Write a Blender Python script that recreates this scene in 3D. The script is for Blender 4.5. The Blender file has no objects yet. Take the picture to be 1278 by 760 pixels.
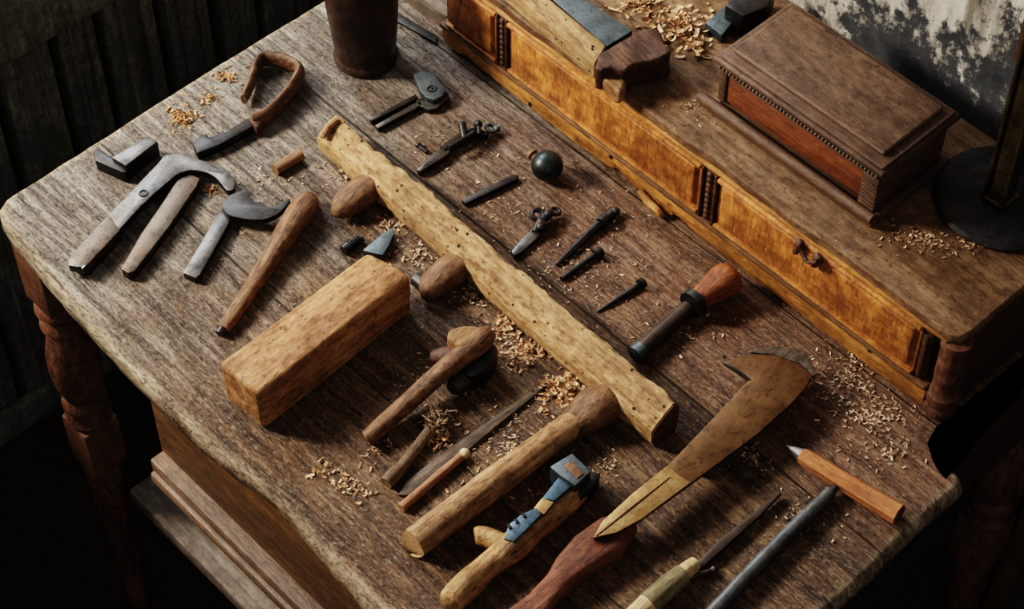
import bpy, bmesh, math, random
from mathutils import Vector, Matrix, noise

random.seed(7)
scene = bpy.context.scene
col = scene.collection
PI = math.pi
TZ = 0.76                      # height of the table top above the floor

# ------------------------------------------------------------------ camera
YAW, PITCH, ROLL = 2.387257149306953, 0.8936273393065485, -0.0020698516491760317
FPX = 2601.076361654303
CAMP = Vector((1.4015546598162834, -0.5603269097884781, 1.5993965353679878 + TZ))
cy, sy, cp, sp = math.cos(YAW), math.sin(YAW), math.cos(PITCH), math.sin(PITCH)
CF = Vector((cy*cp, sy*cp, -sp))
R0 = Vector((sy, -cy, 0)); U0 = R0.cross(CF)
CR = R0*math.cos(ROLL) + U0*math.sin(ROLL)
CU = U0*math.cos(ROLL) - R0*math.sin(ROLL)
cam_d = bpy.data.cameras.new('camera')
cam = bpy.data.objects.new('camera', cam_d); col.objects.link(cam)
cam_d.sensor_fit = 'HORIZONTAL'; cam_d.sensor_width = 36.0
cam_d.lens = FPX/1278*36
cam_d.clip_start = 0.05; cam_d.clip_end = 50
m = Matrix.Identity(4)
for i in range(3):
    m[i][0], m[i][1], m[i][2], m[i][3] = CR[i], CU[i], -CF[i], CAMP[i]
cam.matrix_world = m
scene.camera = cam

def ray(px, py):
    return CF + CR*((px-639)/FPX) - CU*((py-380)/FPX)
def at(px, py, h=0.0):
    """point seen at a pixel of the photo, on the level h above the table top"""
    d = ray(px, py); t = (TZ+h-CAMP.z)/d.z
    return CAMP + d*t
def aty(px, py, Y):
    d = ray(px, py); t = (Y-CAMP.y)/d.y
    return CAMP + d*t
def mpp(px, py, h=0.0):
    return (at(px, py, h)-CAMP).dot(CF)/FPX

# ------------------------------------------------------------------ materials
def new_mat(name):
    mt = bpy.data.materials.new(name); mt.use_nodes = True
    nt = mt.node_tree
    return mt, nt, nt.nodes, nt.links, nt.nodes['Principled BSDF']

def ramp(N, stops):
    r = N.new('ShaderNodeValToRGB'); e = r.color_ramp.elements
    while len(e) < len(stops): e.new(0.5)
    for el, (p, c) in zip(e, stops):
        el.position = p; el.color = (c[0], c[1], c[2], 1)
    return r

def mixc(N, L, fac, a, b, mode='MIX'):
    x = N.new('ShaderNodeMix'); x.data_type = 'RGBA'; x.blend_type = mode
    for s, v in ((x.inputs[0], fac), (x.inputs[6], a), (x.inputs[7], b)):
        if hasattr(v, 'is_linked') or hasattr(v, 'links'): L.new(v, s)
        elif isinstance(v, (int, float)): s.default_value = v
        else: s.default_value = (v[0], v[1], v[2], 1)
    return x.outputs[2]

def coords(N, L, scale, loc=(0, 0, 0), rot=(0, 0, 0)):
    tc = N.new('ShaderNodeTexCoord'); mp = N.new('ShaderNodeMapping')
    mp.inputs['Scale'].default_value = scale; mp.inputs['Location'].default_value = loc
    mp.inputs['Rotation'].default_value = rot
    L.new(tc.outputs['Object'], mp.inputs['Vector'])
    return mp.outputs['Vector']

def noise_t(N, L, vec, scale, detail=6, rough=0.6, dist=0.0):
    n = N.new('ShaderNodeTexNoise'); n.inputs['Scale'].default_value = scale
    n.inputs['Detail'].default_value = detail; n.inputs['Roughness'].default_value = rough
    n.inputs['Distortion'].default_value = dist
    L.new(vec, n.inputs['Vector'])
    return n.outputs['Fac']

def math_n(N, L, op, a, b=0.0, c=None, clamp=False):
    x = N.new('ShaderNodeMath'); x.operation = op; x.use_clamp = clamp
    for i, v in enumerate((a, b, c)):
        if v is None: continue
        if isinstance(v, (int, float)): x.inputs[i].default_value = v
        else: L.new(v, x.inputs[i])
    return x.outputs[0]

def wood(name, dark, mid, light, g=(7, 110, 110), rough=0.6, bump=0.35, dirt=0.5, dirt_col=(0.02, 0.012, 0.006),
         holes=0.0, seed=0.0, wear=0.35, dirt_scale=18, spec=0.35, pores=0.7):
    mt, nt, N, L, B = new_mat(name)
    v = coords(N, L, g, (seed*3.1, seed*1.7, seed*2.3))
    n1 = noise_t(N, L, v, 1.0, 8, 0.62, 0.6)
    r = ramp(N, [(0.40, dark), (0.5, mid), (0.61, light)])
    # streaks, pores and handling marks over the long grain
    nf = noise_t(N, L, coords(N, L, (g[0]*5, g[1]*3.2, g[2]*3.2), (seed, 4, seed*2)), 1.0, 6, 0.75, 0.4)
    nm = noise_t(N, L, coords(N, L, (55, 80, 80), (1, seed*3, 6)), 1.0, 8, 0.72)
    gr = math_n(N, L, 'ADD', math_n(N, L, 'ADD', math_n(N, L, 'MULTIPLY', n1, 0.50), math_n(N, L, 'MULTIPLY', nf, 0.42)), math_n(N, L, 'MULTIPLY_ADD', nm, 0.55, -0.235))
    L.new(gr, r.inputs['Fac'])
    v2 = coords(N, L, (dirt_scale*.6, dirt_scale, dirt_scale), (seed*5.3+2, seed, 3))
    n2 = noise_t(N, L, v2, 1.0, 7, 0.7)
    r2 = ramp(N, [(0.38, (1, 1, 1)), (0.56, (0, 0, 0))])
    L.new(n2, r2.inputs['Fac'])
    f = math_n(N, L, 'MULTIPLY', r2.outputs['Color'], dirt)
    c = mixc(N, L, f, r.outputs['Color'], dirt_col)
    ns = noise_t(N, L, coords(N, L, (g[0]*9+60, g[1]*2.2+60, g[2]*2.2+60), (seed, 2, 8)), 1.0, 3, 0.6)
    rs = ramp(N, [(0.33, (1, 1, 1)), (0.42, (0, 0, 0))]); L.new(ns, rs.inputs['Fac'])
    c = mixc(N, L, math_n(N, L, 'MULTIPLY', rs.outputs['Color'], pores), c, [x*0.22 for x in dark])
    rl_ = ramp(N, [(0.62, (0, 0, 0)), (0.70, (1, 1, 1))]); L.new(ns, rl_.inputs['Fac'])
    c = mixc(N, L, math_n(N, L, 'MULTIPLY', rl_.outputs['Color'], pores*0.5), c, [min(1, x*1.35) for x in light])
    if wear:
        geo = N.new('ShaderNodeNewGeometry')
        rp = ramp(N, [(0.52, (0, 0, 0)), (0.62, (1, 1, 1))])
        L.new(geo.outputs['Pointiness'], rp.inputs['Fac'])
        c = mixc(N, L, math_n(N, L, 'MULTIPLY', rp.outputs['Color'], wear), c, [min(1, x*1.25) for x in light])
    h = math_n(N, L, 'MULTIPLY_ADD', gr, 1.6, 0.0)
    if holes:
        vo = N.new('ShaderNodeTexVoronoi'); vo.inputs['Scale'].default_value = 1.0
        L.new(coords(N, L, (75, 105, 105), (seed, 2, 1)), vo.inputs['Vector'])
        rh = ramp(N, [(0.10, (1, 1, 1)), (0.19, (0, 0, 0))]); L.new(vo.outputs['Distance'], rh.inputs['Fac'])
        n3 = noise_t(N, L, coords(N, L, (30, 30, 30), (4, 9, seed)), 1.0, 2)
        gate = ramp(N, [(0.46, (0, 0, 0)), (0.52, (1, 1, 1))]); L.new(n3, gate.inputs['Fac'])
        hm = math_n(N, L, 'MULTIPLY', rh.outputs['Color'], gate.outputs['Color'])
        c = mixc(N, L, math_n(N, L, 'MULTIPLY', hm, holes), c, (0.02, 0.01, 0.004))
        h = math_n(N, L, 'SUBTRACT', h, hm)
    L.new(c, B.inputs['Base Color'])
    L.new(math_n(N, L, 'MULTIPLY_ADD', nm, -0.5, rough+0.27), B.inputs['Roughness'])
    B.inputs['Specular IOR Level'].default_value = spec
    bp = N.new('ShaderNodeBump'); bp.inputs['Strength'].default_value = bump*1.8; bp.inputs['Distance'].default_value = 0.0022
    L.new(h, bp.inputs['Height']); L.new(bp.outputs['Normal'], B.inputs['Normal'])
    return mt

def metal(name, c1, c2, rust=0.3, rough=0.45, metallic=0.85, seed=0.0, rust_col=(0.10, 0.045, 0.02), scale=60, side_shade=0.75):
    mt, nt, N, L, B = new_mat(name)
    v = coords(N, L, (scale, scale, scale), (seed, seed*2, 1))
    n1 = noise_t(N, L, v, 1.0, 8, 0.7)
    r = ramp(N, [(0.32, c1), (0.66, c2)]); L.new(n1, r.inputs['Fac'])
    n2 = noise_t(N, L, coords(N, L, (scale*.5, scale*.9, scale*.9), (7, seed, 3)), 1.0, 8, 0.75)
    g = ramp(N, [(0.50, (0, 0, 0)), (0.62, (1, 1, 1))]); L.new(n2, g.inputs['Fac'])
    f = math_n(N, L, 'MULTIPLY', g.outputs['Color'], rust)
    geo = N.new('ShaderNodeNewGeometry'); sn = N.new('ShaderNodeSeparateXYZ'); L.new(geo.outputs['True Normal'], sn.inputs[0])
    up = math_n(N, L, 'MULTIPLY_ADD', math_n(N, L, 'ADD', sn.outputs[2], math_n(N, L, 'MULTIPLY_ADD', n1, 0.5, -0.25)), 2.2, -0.75, clamp=True)  # shade painted into the colour: sides darker than faces that point up
    base = mixc(N, L, f, r.outputs['Color'], rust_col)
    ns = noise_t(N, L, coords(N, L, (scale*4, scale*6, scale*6), (seed, 1, 1)), 1.0, 4, 0.7)
    rs = ramp(N, [(0.36, (1, 1, 1)), (0.46, (0, 0, 0))]); L.new(ns, rs.inputs['Fac'])
    base = mixc(N, L, math_n(N, L, 'MULTIPLY', rs.outputs['Color'], 0.6), base, [x*0.35 for x in c1])
    L.new(mixc(N, L, up, mixc(N, L, side_shade, base, [x*0.25 for x in c1]), base), B.inputs['Base Color'])
    L.new(math_n(N, L, 'SUBTRACT', metallic, math_n(N, L, 'MULTIPLY', f, metallic)), B.inputs['Metallic'])
    L.new(math_n(N, L, 'MULTIPLY_ADD', n1, 0.35, rough-0.15), B.inputs['Roughness'])
    bp = N.new('ShaderNodeBump'); bp.inputs['Strength'].default_value = 0.25; bp.inputs['Distance'].default_value = 0.001
    L.new(n2, bp.inputs['Height']); L.new(bp.outputs['Normal'], B.inputs['Normal'])
    return mt

M = {}
M['pale'] = wood('pale_worn_wood', (0.16, 0.076, 0.028), (0.38, 0.215, 0.092), (0.60, 0.40, 0.205), holes=1.0, dirt=0.6, bump=0.6, dirt_col=(0.13, 0.062, 0.022), seed=1)
M['block'] = wood('tan_wood', (0.17, 0.070, 0.026), (0.32, 0.152, 0.062), (0.46, 0.255, 0.118), g=(9, 70, 70), dirt=0.55, dirt_col=(0.11, 0.05, 0.018), seed=2)
M['brown'] = wood('brown_wood', (0.070, 0.028, 0.012), (0.150, 0.070, 0.032), (0.26, 0.140, 0.072), dirt=0.5, seed=3, rough=0.5)
M['darkbrown'] = wood('dark_brown_wood', (0.028, 0.011, 0.006), (0.060, 0.024, 0.012), (0.12, 0.055, 0.028), dirt=0.4, seed=4, rough=0.45)
M['turned'] = wood('dark_turned_wood', (0.012, 0.007, 0.005), (0.027, 0.014, 0.010), (0.060, 0.034, 0.025), g=(40, 40, 9), pores=0.3, dirt=0.3, seed=5, rough=0.32)
M['leg'] = wood('turned_leg_wood', (0.045, 0.020, 0.012), (0.10, 0.043, 0.025), (0.19, 0.090, 0.054), g=(40, 40, 9), dirt=0.4, seed=6, rough=0.45)
M['dowel'] = wood('dowel_wood', (0.15, 0.065, 0.024), (0.27, 0.135, 0.055), (0.40, 0.23, 0.11), dirt=0.45, seed=7, rough=0.55)
M['pink'] = wood('reddish_dowel_wood', (0.17, 0.07, 0.034), (0.28, 0.13, 0.065), (0.38, 0.20, 0.11), dirt=0.3, seed=8)
M['red'] = wood('red_brown_wood', (0.070, 0.020, 0.011), (0.14, 0.045, 0.022), (0.22, 0.085, 0.042), dirt=0.45, seed=9, rough=0.45)
M['pencil'] = wood('orange_wood', (0.22, 0.072, 0.024), (0.36, 0.135, 0.047), (0.48, 0.21, 0.085), g=(10, 160, 160), dirt=0.3, dirt_col=(0.09, 0.03, 0.012), seed=10)
M['knob'] = wood('polished_red_wood', (0.15, 0.038, 0.014), (0.27, 0.082, 0.028), (0.38, 0.145, 0.055), dirt=0.35, seed=11, rough=0.35)
M['drawer'] = wood('figured_orange_wood', (0.13, 0.038, 0.009), (0.36, 0.128, 0.032), (0.60, 0.255, 0.075), g=(40, 40, 14), dirt=0.75, dirt_col=(0.085, 0.028, 0.008), seed=12, rough=0.42, dirt_scale=30)
M['strip'] = wood('honey_wood_moulding', (0.15, 0.055, 0.014), (0.34, 0.145, 0.038), (0.54, 0.27, 0.085), g=(8, 60, 60), dirt=0.7, dirt_col=(0.07, 0.026, 0.009), seed=13, rough=0.45)
M['carcass'] = wood('carcass_wood', (0.05, 0.022, 0.010), (0.11, 0.052, 0.022), (0.20, 0.105, 0.050), g=(7, 80, 80), dirt=0.5, seed=14, rough=0.55)
M['topboard'] = wood('dusty_top_wood', (0.085, 0.040, 0.018), (0.16, 0.088, 0.042), (0.25, 0.155, 0.085), g=(6, 60, 60), dirt=0.55, dirt_col=(0.045, 0.022, 0.010), seed=15, rough=0.65)
M['side'] = wood('dark_end_wood', (0.020, 0.008, 0.004), (0.045, 0.018, 0.008), (0.085, 0.036, 0.017), g=(40, 8, 40), dirt=0.4, seed=16)
M['box'] = wood('box_frame_wood', (0.036, 0.017, 0.010), (0.075, 0.038, 0.022), (0.135, 0.080, 0.050), g=(9, 70, 70), dirt=0.45, seed=17, rough=0.5)
M['boxtop'] = wood('box_lid_wood', (0.050, 0.026, 0.015), (0.105, 0.058, 0.034), (0.165, 0.100, 0.062), g=(9, 55, 55), dirt=0.5, seed=18, rough=0.55)
M['boxpanel'] = wood('box_panel_wood', (0.075, 0.022, 0.010), (0.15, 0.045, 0.018), (0.22, 0.080, 0.034), g=(9, 90, 90), dirt=0.3, seed=19, rough=0.4)
M['apron'] = wood('apron_wood', (0.035, 0.016, 0.007), (0.080, 0.037, 0.014), (0.15, 0.074, 0.026), g=(5, 60, 60), dirt=0.5, seed=20)
M['shelf'] = wood('shelf_wood', (0.045, 0.028, 0.019), (0.100, 0.063, 0.042), (0.19, 0.12, 0.08), g=(5, 60, 60), dirt=0.45, seed=21, rough=0.4)
M['cream'] = wood('cream_wood', (0.40, 0.27, 0.13), (0.55, 0.40, 0.22), (0.66, 0.52, 0.32), dirt=0.3, seed=22)
M['green'] = wood('olive_wood', (0.085, 0.065, 0.03), (0.17, 0.135, 0.068), (0.27, 0.22, 0.12), dirt=0.4, seed=23)
M['plank'] = wood('old_plank_wood', (0.07, 0.034, 0.016), (0.16, 0.080, 0.038), (0.32, 0.18, 0.085), g=(40, 40, 5), dirt=0.4, seed=24)
M['batten'] = wood('grey_batten_wood', (0.05, 0.035, 0.026), (0.10, 0.075, 0.056), (0.19, 0.15, 0.12), dirt=0.4, seed=25)
M['twig'] = wood('twig_bark', (0.07, 0.036, 0.018), (0.15, 0.085, 0.045), (0.26, 0.17, 0.10), dirt=0.5, seed=26, g=(15, 90, 90))
M['mallet'] = wood('tan_handle_wood', (0.15, 0.070, 0.027), (0.31, 0.165, 0.076), (0.46, 0.285, 0.145), dirt=0.5, seed=33, rough=0.55)
M['yellow'] = wood('yellowish_wood', (0.13, 0.058, 0.020), (0.31, 0.160, 0.062), (0.47, 0.285, 0.125), dirt=0.5, seed=34, rough=0.5)
M['sawgrip'] = wood('dark_grip_wood', (0.045, 0.019, 0.010), (0.10, 0.046, 0.024), (0.20, 0.11, 0.062), dirt=0.45, seed=36, rough=0.45)
M['ruler'] = wood('dull_dark_wood', (0.030, 0.020, 0.013), (0.070, 0.048, 0.032), (0.13, 0.095, 0.066), dirt=0.4, seed=35, rough=0.6)
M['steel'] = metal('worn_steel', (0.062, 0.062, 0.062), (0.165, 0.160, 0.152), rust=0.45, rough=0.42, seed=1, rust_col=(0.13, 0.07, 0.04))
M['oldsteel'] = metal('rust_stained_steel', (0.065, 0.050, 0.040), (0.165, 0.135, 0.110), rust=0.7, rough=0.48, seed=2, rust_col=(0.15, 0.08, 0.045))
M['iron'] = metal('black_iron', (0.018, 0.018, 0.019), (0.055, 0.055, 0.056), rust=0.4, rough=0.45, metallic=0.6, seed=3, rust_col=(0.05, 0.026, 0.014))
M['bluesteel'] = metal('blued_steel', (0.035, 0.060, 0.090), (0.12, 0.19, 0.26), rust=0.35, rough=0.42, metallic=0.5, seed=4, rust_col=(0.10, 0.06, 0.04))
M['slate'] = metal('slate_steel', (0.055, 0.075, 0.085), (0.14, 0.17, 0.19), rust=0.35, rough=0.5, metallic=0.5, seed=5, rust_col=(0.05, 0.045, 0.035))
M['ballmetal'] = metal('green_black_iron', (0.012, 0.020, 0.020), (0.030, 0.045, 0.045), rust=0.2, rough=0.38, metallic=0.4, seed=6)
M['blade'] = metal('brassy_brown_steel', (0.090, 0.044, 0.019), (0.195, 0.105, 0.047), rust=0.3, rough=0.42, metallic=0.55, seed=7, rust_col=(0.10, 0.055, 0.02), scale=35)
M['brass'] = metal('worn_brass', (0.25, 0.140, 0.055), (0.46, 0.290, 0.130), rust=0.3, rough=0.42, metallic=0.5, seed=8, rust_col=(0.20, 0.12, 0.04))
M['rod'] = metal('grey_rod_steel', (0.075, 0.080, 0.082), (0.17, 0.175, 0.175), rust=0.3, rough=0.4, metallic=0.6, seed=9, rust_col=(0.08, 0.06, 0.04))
M['leather'] = metal('dark_brown_leather', (0.022, 0.012, 0.008), (0.055, 0.032, 0.022), rust=0.3, rough=0.5, metallic=0.05, seed=10, rust_col=(0.03, 0.014, 0.01))
M['agedbrass'] = metal('aged_brass', (0.05, 0.038, 0.014), (0.30, 0.23, 0.10), rust=0.75, rough=0.35, metallic=0.7, seed=11, rust_col=(0.06, 0.04, 0.015))

def shaving_mat(name, a, b):
    mt, nt, N, L, B = new_mat(name)
    geo = N.new('ShaderNodeNewGeometry')
    r = ramp(N, [(0.0, a), (1.0, b)]); L.new(geo.outputs['Random Per Island'], r.inputs['Fac'])
    L.new(r.outputs['Color'], B.inputs['Base Color']); B.inputs['Roughness'].default_value = 0.7
    return mt
M['shav'] = shaving_mat('pale_shavings', (0.32, 0.145, 0.060), (0.72, 0.48, 0.275))
M['crumb'] = shaving_mat('wood_crumbs', (0.14, 0.060, 0.027), (0.74, 0.52, 0.34))
M['rustdust'] = shaving_mat('orange_shavings', (0.24, 0.10, 0.032), (0.56, 0.30, 0.12))

def table_mat():
    mt, nt, N, L, B = new_mat('worn_table_wood')
    tc = N.new('ShaderNodeTexCoord'); sx = N.new('ShaderNodeSeparateXYZ')
    L.new(tc.outputs['Object'], sx.inputs[0])
    X, Y = sx.outputs[0], sx.outputs[1]
    n1 = noise_t(N, L, coords(N, L, (7, 95, 40)), 1.0, 10, 0.68, 0.8)
    nb = noise_t(N, L, coords(N, L, (30, 260, 60), (3, 1, 0)), 1.0, 5, 0.7, 0.3)
    n2 = noise_t(N, L, coords(N, L, (7, 8, 8), (1.4, 2.2, 0)), 1.0, 8, 0.68, 0.4)
    n3 = noise_t(N, L, coords(N, L, (34, 34, 34), (5, 0, 0)), 1.0, 9, 0.78)
    n4 = noise_t(N, L, coords(N, L, (140, 170, 140), (2, 8, 0)), 1.0, 4, 0.7)
    grain = math_n(N, L, 'ADD', math_n(N, L, 'MULTIPLY', n1, 0.66), math_n(N, L, 'MULTIPLY', nb, 0.34))
    warm = ramp(N, [(0.39, (0.028, 0.014, 0.007)), (0.5, (0.105, 0.055, 0.027)), (0.62, (0.25, 0.150, 0.080))])
    grey = ramp(N, [(0.39, (0.052, 0.042, 0.034)), (0.5, (0.185, 0.165, 0.138)), (0.61, (0.38, 0.355, 0.315))])
    redd = ramp(N, [(0.38, (0.040, 0.018, 0.010)), (0.5, (0.135, 0.064, 0.034)), (0.62, (0.27, 0.155, 0.092))])
    for r in (warm, grey, redd): L.new(grain, r.inputs['Fac'])
    # grey window sheen painted in towards the left end, broken by large patches
    g0 = math_n(N, L, 'MULTIPLY_ADD', X, -2.4, 1.02)
    g1 = math_n(N, L, 'ADD', g0, math_n(N, L, 'MULTIPLY_ADD', n2, 2.2, -1.1))
    gm = math_n(N, L, 'MULTIPLY', math_n(N, L, 'ADD', g1, 0.0, clamp=True), 1.0)
    # the rear plank is redder
    yb = math_n(N, L, 'MULTIPLY_ADD', Y, 30.0, -30.0*0.362, clamp=True)
    c = mixc(N, L, yb, warm.outputs['Color'], redd.outputs['Color'])
    c = mixc(N, L, gm, c, grey.outputs['Color'])
    # stains
    st = ramp(N, [(0.40, (1, 1, 1)), (0.50, (0, 0, 0))]); L.new(n3, st.inputs['Fac'])
    c = mixc(N, L, math_n(N, L, 'MULTIPLY', st.outputs['Color'], 0.50), c, (0.036, 0.019, 0.010))
    sl = ramp(N, [(0.57, (0, 0, 0)), (0.66, (1, 1, 1))]); L.new(n4, sl.inputs['Fac'])
    c = mixc(N, L, math_n(N, L, 'MULTIPLY', sl.outputs['Color'], 0.45), c, (0.33, 0.25, 0.17))
    # seams between boards
    seam = None
    wob = math_n(N, L, 'MULTIPLY_ADD', n1, 0.006, -0.003)
    for y0, w in ((0.366, 0.0018), (0.511, 0.0014), (0.155, 0.0010)):
        d = math_n(N, L, 'ABSOLUTE', math_n(N, L, 'ADD', math_n(N, L, 'SUBTRACT', Y, y0), wob))
        s = math_n(N, L, 'SUBTRACT', 1.0, math_n(N, L, 'DIVIDE', d, w), clamp=True)
        seam = s if seam is None else math_n(N, L, 'MAXIMUM', seam, s)
    c = mixc(N, L, math_n(N, L, 'MULTIPLY', seam, 0.85), c, (0.012, 0.007, 0.004))
    at_ = N.new('ShaderNodeAttribute'); at_.attribute_name = 'edge'
    ew = math_n(N, L, 'ADD', at_.outputs['Fac'], math_n(N, L, 'MULTIPLY_ADD', n3, 2.4, -1.32))
    ew = math_n(N, L, 'MULTIPLY', math_n(N, L, 'MULTIPLY', ew, at_.outputs['Fac'], clamp=True), 0.85)
    rimc = ramp(N, [(0.40, (0.10, 0.068, 0.040)), (0.5, (0.30, 0.225, 0.145)), (0.60, (0.50, 0.42, 0.31))]); L.new(grain, rimc.inputs['Fac'])
    c = mixc(N, L, ew, c, rimc.outputs['Color'])
    # gritty specks and scratches
    n5 = noise_t(N, L, coords(N, L, (170, 480, 200), (9, 3, 1)), 1.0, 3, 0.6)
    k5 = ramp(N, [(0.36, (1, 1, 1)), (0.44, (0, 0, 0))]); L.new(n5, k5.inputs['Fac'])
    c = mixc(N, L, math_n(N, L, 'MULTIPLY', k5.outputs['Color'], 0.42), c, (0.013, 0.008, 0.005))
    k6 = ramp(N, [(0.60, (0, 0, 0)), (0.66, (1, 1, 1))]); L.new(n5, k6.inputs['Fac'])
    c = mixc(N, L, math_n(N, L, 'MULTIPLY', k6.outputs['Color'], 0.40), c, (0.42, 0.34, 0.25))
    # orange rust marks near the iron tools
    n6 = noise_t(N, L, coords(N, L, (16, 16, 16), (3.7, 1.1, 0)), 1.0, 6, 0.7)
    k7 = ramp(N, [(0.60, (0, 0, 0)), (0.70, (1, 1, 1))]); L.new(n6, k7.inputs['Fac'])
    c = mixc(N, L, math_n(N, L, 'MULTIPLY', k7.outputs['Color'], 0.45), c, (0.19, 0.085, 0.036))
    L.new(c, B.inputs['Base Color'])
    L.new(math_n(N, L, 'MULTIPLY_ADD', n3, 0.45, 0.26), B.inputs['Roughness'])
    B.inputs['Specular IOR Level'].default_value = 0.4
    h = math_n(N, L, 'SUBTRACT', math_n(N, L, 'ADD', math_n(N, L, 'MULTIPLY', grain, 1.6), math_n(N, L, 'MULTIPLY', n3, 0.9)), math_n(N, L, 'ADD', seam, math_n(N, L, 'MULTIPLY', k5.outputs['Color'], 0.3)))
    bp = N.new('ShaderNodeBump'); bp.inputs['Strength'].default_value = 0.9; bp.inputs['Distance'].default_value = 0.004
    L.new(h, bp.inputs['Height']); L.new(bp.outputs['Normal'], B.inputs['Normal'])
    return mt
M['table'] = table_mat()

def plaster_mat():
    mt, nt, N, L, B = new_mat('peeling_plaster')
    n1 = noise_t(N, L, coords(N, L, (9, 9, 6), (1.0, 0, 0.4)), 1.0, 9, 0.68, 0.5)
    n2 = noise_t(N, L, coords(N, L, (45, 45, 45)), 1.0, 9, 0.75)
    n3 = noise_t(N, L, coords(N, L, (30, 30, 6), (4, 4, 4)), 1.0, 7, 0.7)
    tc = N.new('ShaderNodeTexCoord'); sx = N.new('ShaderNodeSeparateXYZ'); L.new(tc.outputs['Object'], sx.inputs[0])
    # paint survives high up; stains and painted-in light falloff darken it just above the cabinet and to the right
    hz = math_n(N, L, 'MULTIPLY_ADD', sx.outputs[2], 4.2, -4.2*(TZ+0.215))
    hz = math_n(N, L, 'ADD', hz, math_n(N, L, 'MULTIPLY_ADD', sx.outputs[0], -3.2, 3.2*0.70))
    a = math_n(N, L, 'ADD', hz, math_n(N, L, 'MULTIPLY_ADD', n1, 3.6, -1.8))
    a = math_n(N, L, 'ADD', a, math_n(N, L, 'MULTIPLY_ADD', n2, 2.4, -1.2))
    mk = ramp(N, [(0.0, (0, 0, 0)), (0.22, (1, 1, 1))]); L.new(a, mk.inputs['Fac'])
    pt = ramp(N, [(0.38, (0.16, 0.145, 0.115)), (0.5, (0.40, 0.375, 0.33)), (0.62, (0.62, 0.60, 0.55))]); L.new(n3, pt.inputs['Fac'])
    dk = ramp(N, [(0.35, (0.014, 0.016, 0.018)), (0.6, (0.045, 0.050, 0.055)), (0.75, (0.12, 0.125, 0.125))]); L.new(n2, dk.inputs['Fac'])
    L.new(mixc(N, L, mk.outputs['Color'], dk.outputs['Color'], pt.outputs['Color']), B.inputs['Base Color'])
    B.inputs['Roughness'].default_value = 0.85
    bp = N.new('ShaderNodeBump'); bp.inputs['Strength'].default_value = 0.6; bp.inputs['Distance'].default_value = 0.004
    L.new(math_n(N, L, 'ADD', mk.outputs['Color'], n2), bp.inputs['Height']); L.new(bp.outputs['Normal'], B.inputs['Normal'])
    return mt
M['plaster'] = plaster_mat()
M['wallboard'] = wood('painted_dark_boards', (0.040, 0.045, 0.036), (0.12, 0.127, 0.103), (0.25, 0.255, 0.205), g=(30, 45, 6), dirt=0.6, dirt_col=(0.030, 0.028, 0.020), seed=31, rough=0.75, wear=0.3, dirt_scale=9)
M['floor'] = wood('dark_floor_boards', (0.006, 0.005, 0.004), (0.014, 0.011, 0.009), (0.03, 0.024, 0.018), g=(4, 30, 30), dirt=0.5, seed=32, rough=0.8)
M['black'] = metal('dark_gap', (0.004, 0.004, 0.004), (0.01, 0.009, 0.008), rust=0, metallic=0, rough=0.9)
M['lead'] = metal('pencil_lead', (0.10, 0.10, 0.10), (0.22, 0.21, 0.20), rust=0, metallic=0.3, rough=0.45)

# ------------------------------------------------------------------ mesh building
def cr(pts, n):
    """Catmull-Rom resampling of tuples"""
    if len(pts) < 3: n = max(n, 1)
    out = []
    for i in range(len(pts)-1):
        p0, p1, p2, p3 = pts[max(i-1, 0)], pts[i], pts[i+1], pts[min(i+2, len(pts)-1)]
        for k in range(n):
            t = k/n
            out.append(tuple(0.5*((2*b)+(-a+c)*t+(2*a-5*b+4*c-d)*t*t+(-a+3*b-3*c+d)*t**3) for a, b, c, d in zip(p0, p1, p2, p3)))
    out.append(tuple(pts[-1]))
    return out

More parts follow.
